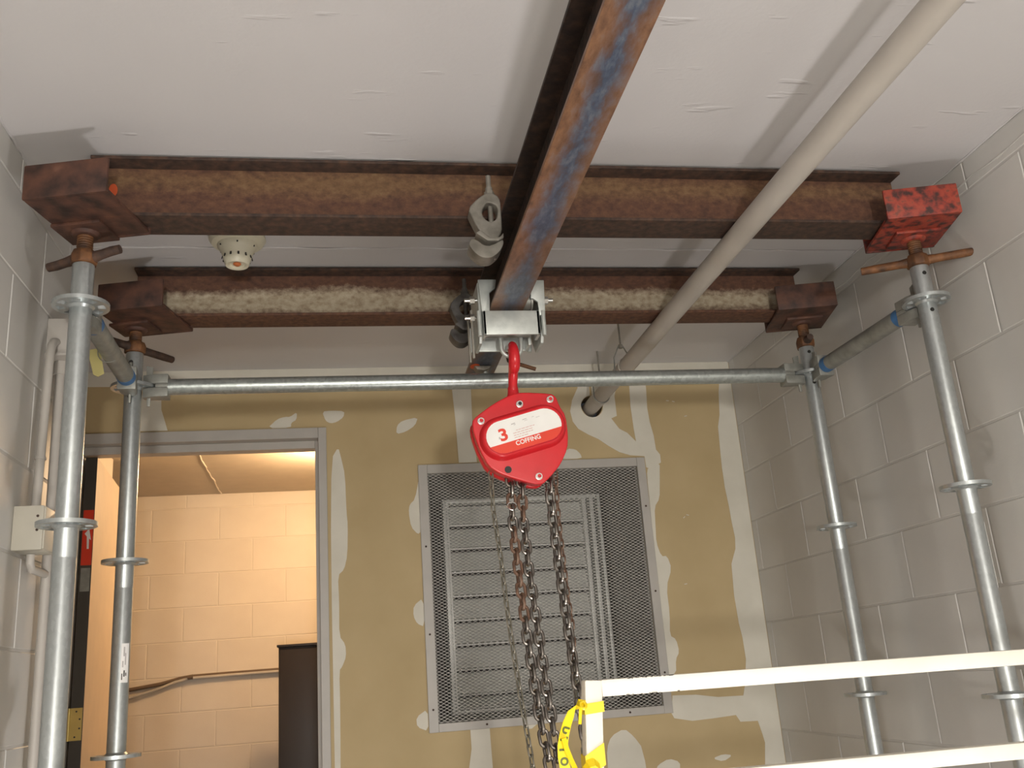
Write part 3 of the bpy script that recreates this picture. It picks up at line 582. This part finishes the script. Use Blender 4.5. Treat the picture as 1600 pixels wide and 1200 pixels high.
# ------------------------------------------------------------------ beam trolley
tr = thing('beam_trolley', 'zinc plated push trolley riding the lower flange of the runway beam', 'trolley', (0.44, 2.36, 0.90))
for s, x0 in ((-1, 0.355), (1, 0.520)):
    x1 = x0 + 0.008
    obj('side_plate', MB().prism([(2.312, 0.880), (2.34, 0.838), (2.42, 0.838), (2.46, 0.89), (2.45, 1.0), (2.312, 1.0)], lambda u, v, d: (d, u, v), x0, x1), 'zinc', tr, bevel=0.0015)
lf_ = [(0.356, 1.004), (0.360, 0.930), (0.362, 0.903), (0.382, 0.903), (0.384, 0.940), (0.3845, 0.966), (0.401, 0.978), (0.405, 1.004)]
obj('bumper', MB().prism(list(reversed(lf_)), lambda u, v, d: (u, d, v), 2.300, 2.310), 'zinc', tr, bevel=0.002)
rf_ = [(0.500, 1.002), (0.494, 0.950), (0.500, 0.950), (0.512, 0.940), (0.514, 0.902), (0.530, 0.902), (0.534, 1.002)]
obj('bumper', MB().prism(rf_, lambda u, v, d: (u, d, v), 2.300, 2.310), 'zinc', tr, bevel=0.002)
for k, y in enumerate((2.292, 2.425)):
    a, b = (0.362, 0.512) if k == 0 else (0.356, 0.502)
    cp = obj('cross_plate', MB().box(a, b, y, y + 0.008, 0.846, 0.912).box(a, a + 0.008, y, y + 0.05 * (1 if k == 0 else -1), 0.846, 0.912).box(b - 0.008, b, y, y + 0.05 * (1 if k == 0 else -1), 0.846, 0.912), 'zinc', tr, bevel=0.0015)
    for xx in (a - 0.008, b + 0.012 if k == 0 else b + 0.006): obj('tie_bolt', MB().cyl((xx, y + 0.012, 0.846), (xx, y + 0.012, 0.915), 0.0065, 12), 'chrome' if False else 'zinc', cp)
for z, x in ((0.958, 0.352), (0.908, 0.350), (0.957, 0.531)):
    s = -1 if x < 0.44 else 1
    bt = obj('axle_bolt', MB().cyl((x - s * 0.006, 2.335, z), (x + s * 0.030, 2.335, z), 0.0055, 12).tube([(x + s * 0.004, 2.335, z), (x + s * 0.016, 2.335, z)], 0.011, 6), 'chrome', tr)
for x in (0.377, 0.487):
    for y in (2.34, 2.42):
        s = 1 if x < 0.44 else -1
        obj('wheel', MB().cyl((x - s * 0.011, y, 0.957), (x + s * 0.010, y, 0.957), 0.024, 24).cyl((x - s * 0.016, y, 0.957), (x - s * 0.011, y, 0.957), 0.030, 24), 'galvdull', tr)
obj('guide_strap', MB().box(0.337, 0.343, 2.345, 2.357, 0.800, 0.935).box(0.333, 0.338, 2.38, 2.394, 0.80, 0.93), 'cast', tr, bevel=0.001)
obj('load_bar', MB().cyl((0.372, 2.362, 0.873), (0.496, 2.362, 0.873), 0.011, 20), 'galvdull', tr)
sh = [(0.4435 + 0.0265 * math.cos(a), 2.362, 0.832 + 0.024 * math.sin(a)) for a in [math.pi + math.pi * i / 14 for i in range(15)]]
sh = [(0.4170 - 0.002, 2.362, 0.882)] + sh + [(0.4700 + 0.002, 2.362, 0.882)]
obj('shackle', MB().tube(sh, 0.0058, 12), 'zinc', tr)
obj('brake_rod', MB().cyl((0.436, 2.46, 0.912), (0.500, 2.725, 0.918), 0.005, 10), 'rustd', tr)
obj('cotter_rod', pin, 'rustjack', tr)

# ------------------------------------------------------------------ chain hoist
YH = 2.352
hs = thing('chain_hoist', 'red hand chain hoist with white oblong label hanging from the trolley', 'chain hoist', (0.445, YH, 0.70))
body = [(0.4323, 0.7018), (0.4617, 0.7064), (0.5386, 0.7012), (0.5517, 0.692), (0.5581, 0.6673), (0.573, 0.6406), (0.5752, 0.5886), (0.5701, 0.551), (0.5477, 0.5093), (0.5199, 0.4801), (0.4964, 0.4593), (0.4715, 0.4619), (0.4196, 0.4788), (0.3874, 0.4917), (0.3607, 0.5109), (0.3417, 0.5501), (0.3266, 0.6012), (0.325, 0.6302), (0.3358, 0.6436), (0.3832, 0.6769)]
bc = (0.452, 0.582)
def inset(p, k): return [(bc[0] + (u - bc[0]) * k, bc[1] + (v - bc[1]) * k) for u, v in p]
XZ = lambda u, v, d: (u, d, v)
body = list(reversed(smooth_poly(body, 1)))
obj('gear_cover', MB().prism(body, XZ, YH, YH + 0.014), 'red', hs, bevel=0.004, seg=3)
obj('body', MB().prism(inset(body, 0.965), XZ, YH + 0.014, YH + 0.052), 'red', hs, bevel=0.002)
obj('rear_cover', MB().prism(inset(body, 0.99), XZ, YH + 0.052, YH + 0.078), 'red', hs, bevel=0.008, seg=3)
A = Vector((0.3985, 0.582)); B = Vector((0.5125, 0.6125))
def stadium(r, n=14, shift=0.0):
    d = (B - A).normalized(); a0 = math.atan2(d.y, d.x); p = []
    for i in range(n + 1): a = a0 + math.pi / 2 + math.pi * i / n; p.append((A.x + r * math.cos(a), A.y + r * math.sin(a)))
    for i in range(n + 1): a = a0 - math.pi / 2 + math.pi * i / n; p.append((B.x + r * math.cos(a), B.y + r * math.sin(a)))
    return p
st = MB(); prof = [(0.0585, YH - 0.0), (0.0565, YH - 0.006), (0.0535, YH - 0.016), (0.0500, YH - 0.0205), (0.0465, YH - 0.0215), (0.0445, YH - 0.0195)]
rings = [[(u, y, v) for u, v in stadium(r)] for r, y in prof]; n = len(rings[0]); vs = [v for r in rings for v in r]; fs = []
for i in range(len(rings) - 1):
    for j in range(n): fs.append((i * n + j, i * n + (j + 1) % n, (i + 1) * n + (j + 1) % n, (i + 1) * n + j))
fs.append(tuple((len(rings) - 1) * n + j for j in range(n))); fs.append(tuple(range(n)))
st.add(vs, fs); boss = obj('raised_boss', st, 'red', hs)
YLb = YH - 0.0195
d = (B - A).normalized(); nrm = Vector((-d.y, d.x)); mid = (A + B) / 2
LF = lambda u, v, dd: (mid.x + d.x * u + nrm.x * v, YLb - dd, mid.y + d.y * u + nrm.y * v)
# label: white field above, red band below
full = stadium(0.0425)
def clip(p, keep_up):
    q = []; c = -0.0170; g = lambda P: (Vector(P) - mid).dot(nrm) - c
    for i in range(len(p)):
        a, b = p[i], p[(i + 1) % len(p)]; ga, gb = g(a), g(b)
        if (ga >= 0) == keep_up: q.append(a)
        if (ga >= 0) != (gb >= 0): s = ga / (ga - gb); q.append((a[0] + (b[0] - a[0]) * s, a[1] + (b[1] - a[1]) * s))
    return q
obj('label_plate', MB().prism(clip(full, True), XZ, YLb - 0.0006, YLb + 0.0002), 'white', boss, smooth=False)['label'] = 'white label with a red figure 3'
obj('label_band', MB().prism(clip(full, False), XZ, YLb - 0.0006, YLb + 0.0002), 'redlabel', boss, smooth=False)['label'] = 'red band with white lettering'
LF2 = lambda u, v, dd: LF(u, v, 0.0006 + dd)
obj('figure', text_mb('3', 0.0440, lambda u, v, dd: LF2(u * 1.12 - 0.0555, v + 0.0035, dd), offset=0.0013), 'redlabel', boss, smooth=False)
obj('lettering', text_mb('COFFING', 0.0165, lambda u, v, dd: LF2(u * 0.98 + 0.002, v - 0.0265, dd), offset=0.00035), 'white', boss, smooth=False)
fp = MB()
for r, (z, u0, u1) in enumerate(((0.006, -0.020, 0.026), (0.000, -0.030, 0.024), (-0.006, -0.030, 0.020), (-0.012, -0.030, 0.000))):
    u = u0
    while u < u1:
        w = random.uniform(0.004, 0.010); a = LF2(u, z, 0); 
        fp.prism([(u, z), (u + w, z), (u + w, z + 0.0018), (u, z + 0.0018)], LF2, 0, 0.0002); u += w + 0.0018
obj('small_print', fp, 'pinkprint', boss, smooth=False)
fp = MB()
for (u, z, w, h) in ((-0.028, 0.024, 0.012, 0.003), (-0.022, 0.021, 0.006, 0.002), (0.004, 0.0275, 0.013, 0.0022), (0.008, 0.024, 0.010, 0.0014), (0.030, 0.028, 0.007, 0.0014), (0.04, 0.024, 0.012, 0.0012), (-0.07, -0.004, 0.004, 0.007)):
    fp.prism([(u, z), (u + w, z + 0.0006), (u + w * 0.9, z + h), (u + 0.001, z + h * 0.8)], LF2, 0, 0.0002)
obj('worn_marks', fp, 'greyprint', boss, smooth=False)
for (x, z) in ((0.452, 0.673), (0.534, 0.684), (0.348, 0.630), (0.488, 0.480)):
    bt = obj('cover_bolt', MB().cyl((x, YH - 0.003, z), (x, YH + 0.001, z), 0.0095, 20).loop([(x + 0.0078 * math.cos(a), z + 0.0078 * math.sin(a)) for a in [2 * math.pi * i / 16 for i in range(16)]], [(x + 0.0048 * math.cos(a), z + 0.0048 * math.sin(a)) for a in [2 * math.pi * i / 16 for i in range(16)]], XZ, YH - 0.011, YH - 0.002), 'chrome', hs, bevel=0.0006, seg=1)
    obj('bolt_core', MB().cyl((x, YH - 0.008, z), (x, YH - 0.003, z), 0.0048, 14), 'red' if x != 0.452 else 'black', bt)
obj('plug', MB().cyl((0.410, YH - 0.0015, 0.501), (0.410, YH + 0.001, 0.501), 0.009, 18), 'black', hs)
# top hook, opening towards the back
hk = [(0.4445, YH + 0.040, 0.690), (0.4445, YH + 0.040, 0.712), (0.4445, YH + 0.040, 0.738), (0.4445, YH + 0.034, 0.760), (0.4448, YH + 0.016, 0.778)]
cy, cz, rr = YH + 0.006 + 0.010, 0.813, 0.030
hk = [(0.4440, 2.362 + 0.030, 0.690), (0.4440, 2.362 + 0.026, 0.715), (0.4440, 2.362 + 0.018, 0.742)]
for i in range(13):
    a = math.radians(-70 - 20 + 0) - math.radians(250) * i / 12 + math.radians(0)
    a = math.radians(-95) - math.radians(235) * i / 12
    hk.append((0.4440, 2.362 + 0.031 * math.cos(a), 0.802 + 0.034 * math.sin(a)))
rad = [0.0138, 0.0138, 0.0136] + [0.0148, 0.0162, 0.0172, 0.0172, 0.0165, 0.0155, 0.0145, 0.0135, 0.0122, 0.011, 0.0098, 0.008, 0.005]
h_ = obj('top_hook', MB().tube(hk, rad, 16, flat=(0.9, 1.1)), 'red', hs)
obj('hook_neck', MB().lathe([(0.019, 0.690), (0.019, 0.700), (0.0155, 0.712), (0.0135, 0.730)], (0.4440, 2.386, 0), 20), 'red', hs)
obj('latch', MB().tube([(0.4440, 2.345, 0.766), (0.4440, 2.372, 0.772), (0.4440, 2.392, 0.790)], [0.005, 0.0045, 0.004], 8), 'red', h_)

# chains
def link_mesh(pitch, width, r, mat, nm):
    """one welded oval link along z, lying in the xz plane"""
    c = width / 2 - r; L = pitch / 2 + r - 0.0003; s = L - c + 0.0 ; pts = []
    for i in range(9): a = math.pi * i / 8; pts.append((c * math.cos(a), 0, (pitch / 2 + r - c) + c * math.sin(a)))
    for i in range(9): a = math.pi + math.pi * i / 8; pts.append((c * math.cos(a), 0, -(pitch / 2 + r - c) + c * math.sin(a)))
    return to_mesh(nm, MB().tube(pts, r, 8, closed=True, ref=(0, 1, 0)), mat, (0, 0, 0))
LK = {'load': link_mesh(0.0295, 0.0290, 0.0042, 'link', 'chain_link'), 'loadrust': link_mesh(0.0295, 0.0290, 0.0042, 'rustlink', 'chain_link'),
      'hand': link_mesh(0.0215, 0.0145, 0.0021, 'handlink', 'chain_link'), 'handrust': link_mesh(0.0215, 0.0145, 0.0021, 'rustlink', 'chain_link')}
def chain(name, label, path, kind, rusty=lambda i: False, twist=0.35):
    path = [Vector(p) for p in path]; pitch = 0.0295 if kind == 'load' else 0.0215
    seg = 0; pos = path[0].copy(); root = None; i = 0; base = wloc(hs)
    cum = [0]
    for a, b in zip(path, path[1:]): cum.append(cum[-1] + (b - a).length)
    n = int(cum[-1] / pitch)
    def at(s):
        for k in range(len(path) - 1):
            if s <= cum[k + 1] or k == len(path) - 2: return path[k].lerp(path[k + 1], (s - cum[k]) / (cum[k + 1] - cum[k]))
    for i in range(n):
        s = (i + 0.5) * pitch; p = at(s); t = (at(min(s + 0.02, cum[-1])) - at(max(s - 0.02, 0))).normalized()
        z = -t; ang = (math.pi / 2 if i % 2 else 0) + twist + 0.05 * math.sin(i * 1.7)
        x = Vector((math.cos(ang), math.sin(ang), 0)); y = z.cross(x).normalized(); x = y.cross(z).normalized()
        me = LK[kind + ('rust' if rusty(i) else '')]
        o = bpy.data.objects.new(name if root is None else 'chain_link', me); COL.objects.link(o)
        if root is None:
            o.parent = hs; o['label'] = label; root = o; o.matrix_basis = Matrix.Translation(Vector((p.x, p.y, p.z + H)) - base)   # keep the part unrotated so that its links can share its frame
            rloc = Vector((p.x, p.y, p.z + H))
            continue
        mt = Matrix((tuple(x), tuple(y), tuple(z))).transposed().to_4x4(); mt.translation = Vector((p.x, p.y, p.z + H)) - rloc
        o.parent = root; o.matrix_basis = mt
def ext(p, dz=0.3):
    a, b = Vector(p[-2]), Vector(p[-1]); dd = (b - a).normalized(); return p + [tuple(b + dd * dz)]
YO = -0.0
cA = [(0.373, 2.405, 0.508), (0.372, 2.397, 0.407), (0.377, 2.362, 0.287), (0.378, 2.323, 0.158), (0.380, 2.297, 0.077), (0.384, 2.259, -0.035), (0.389, 2.222, -0.137), (0.391, 2.201, -0.191)]
cB = [(0.421, 2.392, 0.500), (0.418, 2.385, 0.374), (0.417, 2.362, 0.285), (0.418, 2.334, 0.191), (0.418, 2.298, 0.079), (0.420, 2.270, 0.000), (0.422, 2.241, -0.089), (0.426, 2.219, -0.149)]
cC = [(0.449, 2.392, 0.495), (0.446, 2.385, 0.373), (0.444, 2.352, 0.249), (0.446, 2.313, 0.124), (0.447, 2.275, 0.007), (0.449, 2.237, -0.102), (0.449, 2.215, -0.161)]
cD = [(0.522, 2.392, 0.505), (0.520, 2.385, 0.406), (0.521, 2.362, 0.279), (0.520, 2.327, 0.162), (0.520, 2.293, 0.056), (0.520, 2.268, -0.017), (0.519, 2.235, -0.110)]
cE = [(0.548, 2.425, 0.510), (0.543, 2.410, 0.386), (0.538, 2.375, 0.279), (0.534, 2.340, 0.169), (0.533, 2.318, 0.110), (0.526, 2.290, 0.02), (0.516, 2.239, -0.100), (0.509, 2.202, -0.198)]
chain('hand_chain', 'thin hand chain at the left', ext(cA), 'hand', twist=0.5)
chain('load_chain', 'load chain with rusty upper links', ext(cB), 'load', rusty=lambda i: i in (2, 5, 6, 7, 8, 9, 10, 11, 12), twist=0.2)
chain('load_chain', 'load chain', ext(cC), 'load', rusty=lambda i: i in (2, 3), twist=0.1)
chain('load_chain', 'load chain at the right', ext(cD), 'load', twist=0.35)
chain('hand_chain', 'thin rusty hand chain behind the right load chain', ext(cE), 'hand', rusty=lambda i: i < 24, twist=0.9)
obj('link_keeper', MB().tube([(0.418 + 0.012 * math.cos(a), 2.378 + 0.005 * math.sin(a), 0.412 + 0.011 * math.sin(a)) for a in [2 * math.pi * i / 16 for i in range(13)]], 0.0020, 8), 'chrome', hs)

# ------------------------------------------------------------------ sprinkler-size cream pipe with hangers
pp = thing('ceiling_pipe', 'cream painted pipe running under the cross beams into the back wall', 'pipe', (PX, 2.0, PZ))
obj('tube', MB().cyl((PX, -4.3, PZ), (PX, YB + 0.09, PZ), 0.0300, 32), 'pipe', pp)
obj('end_sleeve', MB().cyl((PX, 3.600, PZ), (PX, YB + 0.08, PZ), 0.0312, 32), 'pipe', pp)
obj('coupling', MB().cyl((PX, 3.190, PZ), (PX, 3.204, PZ), 0.0328, 32), 'pipe', pp)
for y, lab in ((3.24, 'thin clevis hanger holding the cream pipe beyond the far beam'), (3.56, 'thin pipe hanger beside the hole in the back wall')):
    hg = thing('pipe_hanger', lab, 'pipe hanger', (PX, y, PZ), 'hangers of the cream pipe')
    rg = [(PX + 0.033 * math.cos(a), y, PZ + 0.033 * math.sin(a)) for a in [math.radians(-235 + 290 * i / 20) for i in range(21)]]
    rg = [(PX - 0.008, y, PZ + 0.095)] + rg[:0] + [(PX - 0.030, y, PZ + 0.050)] + [(PX + 0.0325 * math.cos(a), y, PZ + 0.0325 * math.sin(a)) for a in [math.radians(165 + 210 * i / 16) for i in range(17)]] + [(PX + 0.030, y, PZ + 0.050), (PX + 0.008, y, PZ + 0.095)]
    obj('clevis', MB().tube(rg, 0.0026, 8, flat=(1, 1)), 'galvdull', hg)
    obj('rod', MB().cyl((PX, y, PZ + 0.088), (PX, y, ZC), 0.0035, 10), 'cast', hg)
    obj('nut', MB().tube([(PX, y, PZ + 0.086), (PX, y, PZ + 0.100)], 0.0085, 6), 'cast', hg)

# ------------------------------------------------------------------ heat detector on the ceiling
cx, cy = -0.284, 2.530
hd = thing('heat_detector', 'cream heat detector on the ceiling between the two cross beams', 'detector', (cx, cy, ZC))
obj('base', MB().lathe([(0.060, 0), (0.076, -0.003), (0.078, -0.012), (0.070, -0.024), (0.055, -0.028)], (cx, cy, ZC), 40), 'cream', hd)
bd = obj('body', MB().lathe([(0.055, -0.022), (0.054, -0.034), (0.048, -0.044), (0.045, -0.047), (0.033, -0.086), (0.031, -0.090), (0.023, -0.088), (0.022, -0.083)], (cx, cy, ZC), 40), 'cream', hd)
sl = MB()
for k in range(12):
    a = 2 * math.pi * (k + 0.35) / 12; c_, s_ = math.cos(a), math.sin(a)
    R = Matrix.Translation((cx + 0.0395 * c_, cy + 0.0395 * s_, ZC - 0.065)) @ Matrix.Rotation(a, 4, 'Z') @ Matrix.Rotation(math.radians(-16), 4, 'Y')
    sl.box(-0.001, 0.0013, -0.0024, 0.0024, -0.007, 0.007, R)
for k in range(6):
    a = 2 * math.pi * (k + 0.6) / 6; sl.box(-0.002, 0.001, -0.002, 0.002, -0.002, 0.002, Matrix.Translation((cx + 0.0520 * math.cos(a), cy + 0.0520 * math.sin(a), ZC - 0.038)) @ Matrix.Rotation(a, 4, 'Z'))
obj('slots', sl, 'black', bd, smooth=False)
obj('sensor_tip', MB().lathe([(0.010, -0.078), (0.011, -0.086), (0.006, -0.090)], (cx, cy, ZC), 20), 'sensor', bd)
mn = MB()
for a in (math.radians(200), math.radians(330), math.radians(265)):
    mn.box(-0.009, 0.009, -0.002, 0.002, -0.0255 + 0.004, -0.014, Matrix.Translation((cx + 0.0690 * math.cos(a), cy + 0.0690 * math.sin(a), ZC)) @ Matrix.Rotation(a + math.pi / 2, 4, 'Z'))
obj('mounting_slots', mn, 'black', bd, smooth=False)

# ------------------------------------------------------------------ boxes and conduits on the left wall
jb = thing('junction_box', 'cream surface junction box on the left block wall beside the near post', 'junction box', (XL, 2.29, 0.39))
obj('box_body', MB().box(XL, -0.660, 2.248, 2.335, 0.338, 0.437), 'boxpaint', jb, bevel=0.003)
obj('cover', MB().box(-0.661, -0.657, 2.252, 2.332, 0.341, 0.434), 'boxpaint', jb, bevel=0.001)
for z in (0.413, 0.382): obj('screw', MB().cyl((-0.672, 2.2465, z), (-0.672, 2.249, z), 0.003, 8), 'rustd', jb)
obj('copper_fitting', MB().cyl((-0.668, 2.345, 0.437), (-0.630, 2.352, 0.415), 0.008, 12), 'copper', jb)['label'] = 'copper fitting'
pb = thing('junction_box', 'grey pull box high on the left wall, half hidden behind the near post', 'junction box', (XL, 2.41, 0.885))
obj('box_body', MB().box(XL, -0.665, 2.385, 2.468, 0.842, 0.936), 'conduit', pb, bevel=0.003)
obj('lip', MB().box(XL, -0.658, 2.378, 2.472, 0.836, 0.843), 'conduit', pb, bevel=0.001)
ca = thing('conduit', 'thin upright conduit rising from the top of the cream junction box', 'conduit', (-0.700, 2.315, 0.44))
obj('bend', MB().tube([(-0.700, 2.340, 0.789), (-0.700, 2.343, 0.825), (-0.700, 2.350, 0.850), (-0.700, 2.365, 0.866), (-0.700, 2.384, 0.872)], 0.0104, 14), 'conduit', ca)
obj('tube', MB().cyl((-0.700, 2.322, 0.437), (-0.700, 2.340, 0.790), 0.0105, 16), 'conduit', ca)
obj('coupling', MB().cyl((-0.700, 2.329, 0.560), (-0.700, 2.3293, 0.566), 0.0130, 16), 'conduit', ca)
cb = thing('conduit', 'grey conduit dropping from the pull box down the left wall', 'conduit', (-0.700, 2.435, ZF))
obj('tube', MB().cyl((-0.700, 2.435, ZF), (-0.700, 2.435, 0.837), 0.0115, 16), 'conduit', cb)
obj('connector', MB().cyl((-0.700, 2.435, 0.802), (-0.700, 2.435, 0.836), 0.0155, 16), 'conduit', cb)
obj('elbow', MB().tube([(-0.700, 2.310, 0.337), (-0.700, 2.310, 0.318), (-0.700, 2.322, 0.306), (-0.700, 2.424, 0.306)], 0.0095, 12), 'conduit', cb)

# ------------------------------------------------------------------ gate in front
GY = 1.600
gt = thing('guard_gate', 'cream white square-tube guard gate in the lower right foreground', 'gate', (0.9, GY, ZF))
def bar(p0, p1, w, d):
    p0, p1 = Vector(p0), Vector(p1); t = (p1 - p0).normalized(); y = Vector((0, 1, 0)); x = y.cross(t).normalized(); mb = MB()
    vs = [p + x * a * w / 2 + y * b * d / 2 for p in (p0, p1) for a, b in ((-1, -1), (1, -1), (1, 1), (-1, 1))]
    return mb.add(vs, [(3, 2, 1, 0), (4, 5, 6, 7), (0, 1, 5, 4), (1, 2, 6, 5), (2, 3, 7, 6), (3, 0, 4, 7)])
obj('post', bar((0.3925, GY, -0.0165), (0.302, GY, ZF), 0.029, 0.029), 'gate', gt, bevel=0.003)
obj('post', bar((1.56, GY, -0.0235), (1.53, GY, ZF), 0.029, 0.029), 'gate', gt, bevel=0.003)
rails = []
for k in range(7):
    z = -0.0300 - 0.1530 * k; dx = 0.075 * (z + 0.0165)
    r = obj('rail', bar((0.4065 + dx, GY, z), (1.548, GY, z - 0.004), 0.0265, 0.027), 'gate', gt, bevel=0.003); rails.append(r)
sf = MB()
for i in range(26):
    u = 0.44 + 0.10 * random.random(); v = -0.0170 if random.random() < .6 else -0.0425
    sf.box(u, u + random.uniform(.002, .008), GY - 0.0141, GY - 0.0134, v - random.uniform(.0006, .0016), v)
o = obj('scuffs', sf, 'scuff', rails[0], smooth=False); o['kind'] = 'stuff'

# ------------------------------------------------------------------ caution tape tied round the gate post
tp = thing('caution_tape', 'yellow caution tape knotted round the left post of the white gate', 'tape', (0.36, GY, -0.10))
def ribbon(pts, w, wd, name, mat='tape', parent=tp, th=0.0004):
    pts = [Vector(p) for p in pts]; vs = []; fs = []
    for i, p in enumerate(pts):
        a = pts[max(i - 1, 0)]; b = pts[min(i + 1, len(pts) - 1)]; t = (b - a).normalized()
        ww = Vector(wd[i] if isinstance(wd, list) else wd); s = (ww - t * ww.dot(t)).normalized() * w / 2; nn = t.cross(s).normalized() * th
        vs += [p - s - nn, p + s - nn, p + s + nn, p - s + nn]
        if i: q = 4 * (i - 1); fs += [(q + k, q + (k + 1) % 4, q + 4 + (k + 1) % 4, q + 4 + k) for k in range(4)]
    fs += [(0, 1, 2, 3), (4 * len(pts) - 1, 4 * len(pts) - 2, 4 * len(pts) - 3, 4 * len(pts) - 4)]
    return obj(name, MB().add(vs, fs), mat, parent)
def wrap(zc, h, x, k, slope):
    e = 0.0158; pts = [(x - e, GY - e), (x + e, GY - e), (x + e, GY + e), (x - e, GY + e), (x - e, GY - e)]
    vs = []; fs = []
    for (a, b) in pts[:4]:
        zz = zc + slope * (a - x)
        for r in (1.0, 1.03): vs += [(x + (a - x) * r, GY + (b - GY) * r, zz - h / 2), (x + (a - x) * r, GY + (b - GY) * r, zz + h / 2)]
    for i in range(4):
        q, w = 4 * i, 4 * ((i + 1) % 4); fs += [(q, w, w + 1, q + 1), (q + 2, q + 3, w + 3, w + 2), (q + 1, w + 1, w + 3, q + 3), (q, q + 2, w + 2, w)]
    return obj('wrap', MB().add(vs, fs), 'tape', tp, smooth=False)
wrap(-0.0590, 0.0165, 0.3893, 0, 0.08)
wrap(-0.1380, 0.0330, 0.3835, 0, 0.55)
TY = GY - 0.018
path = [(0.374, TY, -0.0535), (0.366, TY, -0.0510), (0.357, TY - .004, -0.0560), (0.348, TY - .006, -0.0650), (0.340, TY - .008, -0.0790), (0.334, TY - .008, -0.0950), (0.3305, TY - .006, -0.1110), (0.3300, TY - .004, -0.1270), (0.3325, TY, -0.1430), (0.338, TY, -0.170), (0.350, TY, -0.205)]
sd = [(0.2, 0.5, 1), (0.3, 0.6, 1), (0.8, 0.5, 0.5), (1, 0.5, 0.3), (1, 0.35, 0.2), (1, 0.2, 0.1), (1, 0, 0), (1, -0.1, 0), (1, -0.1, 0.1), (1, 0, 0.2), (1, 0, 0.2)]
rb = ribbon(path, 0.0165, sd, 'ribbon')
ribbon([(0.369, TY, -0.052), (0.3655, TY, -0.062), (0.364, TY, -0.072), (0.3625, TY, -0.082)], 0.0055, [(1, .3, 0)] * 4, 'tail')
ribbon([(0.332, TY - .012, -0.100), (0.335, TY - .012, -0.116), (0.342, TY - .008, -0.134), (0.350, TY - .006, -0.152), (0.358, TY - .004, -0.176), (0.366, TY, -0.21)], 0.0100, [(1, .5, 0), (1, .6, .2), (1, .7, .4), (1, .8, .4), (1, .8, .3), (1, .8, .3)], 'ribbon')
obj('knot', MB().tube([(0.3700 + 0.0045 * math.cos(a), TY - 0.003 + 0.003 * math.sin(a), -0.0535 + 0.005 * math.sin(a)) for a in [2 * math.pi * i / 12 for i in range(12)]], 0.0026, 8, closed=True), 'tape', tp)
ribbon([(0.362, TY - .006, -0.150), (0.368, TY - .012, -0.142), (0.378, TY - .012, -0.139), (0.387, TY - .006, -0.146), (0.390, TY, -0.160)], 0.012, [(0, 0.6, 1)] * 5, 'bow')
# letters printed along the hanging ribbon
def on_ribbon(k, f):
    a, b = Vector(path[k]), Vector(path[k + 1]); p = a.lerp(b, f); t = (b - a).normalized(); s = Vector(sd[k]); s = (s - t * s.dot(t)).normalized(); n = s.cross(t).normalized()
    if n.y > 0: n = -n
    return p, t, s, n
for ch, k, f in zip('CAUTION', (2, 3, 4, 5, 6, 7, 8), (0.9, 0.8, 0.6, 0.5, 0.4, 0.5, 0.4)):
    p, t, s, n = on_ribbon(k, f)
    if k < 4: continue
    obj('letter', text_mb(ch, 0.0165, lambda u, v, d, p=p, t=t, s=s, n=n: tuple(p + t * u + s * v + n * (0.0006 + d)), depth=0.0002, offset=0.0009), 'tapeink', rb, smooth=False)

# ------------------------------------------------------------------ corridor contents
cbx = thing('metal_cabinet', 'dark brown cabinet standing in the corridor against the door frame edge', 'cabinet', (-0.1, 5.45, ZF))
obj('carcass', MB().box(-0.360, 0.18, 5.325, 5.75, ZF, 0.228), 'cabinet', cbx, bevel=0.004)
obj('door', MB().box(-0.352, 0.172, 5.305, 5.325, ZF + 0.06, 0.216), 'cabinet', cbx, bevel=0.003)
obj('top', MB().box(-0.368, 0.188, 5.30, 5.76, 0.228, 0.240), 'cabinet', cbx, bevel=0.002)
cl = thing('wall_cable', 'brown cable run strapped along the lit corridor block wall', 'cable', (-0.9, YC, 0.1))
y = YC - 0.016
obj('cable_strand', MB().tube([(-1.45, y, 0.075), (-1.27, y, 0.080), (-1.10, y, 0.100), (-1.00, y, 0.122), (-0.926, y, 0.131), (-0.70, y, 0.134), (0.24, y, 0.139)], 0.011, 12), 'cable', cl)
obj('cable_strand', MB().tube([(-1.45, y - .012, 0.020), (-1.27, y - .012, 0.034), (-1.12, y - .012, 0.070), (-1.02, y - .014, 0.104), (-0.93, y - .014, 0.121), (-0.70, y - .010, 0.124), (0.24, y - .010, 0.129)], 0.009, 12), 'conduit', cl)
obj('strap', MB().tube([(-0.945, y - 0.024, 0.126), (-0.915, y - 0.024, 0.128)], 0.013, 10), 'cable', cl)
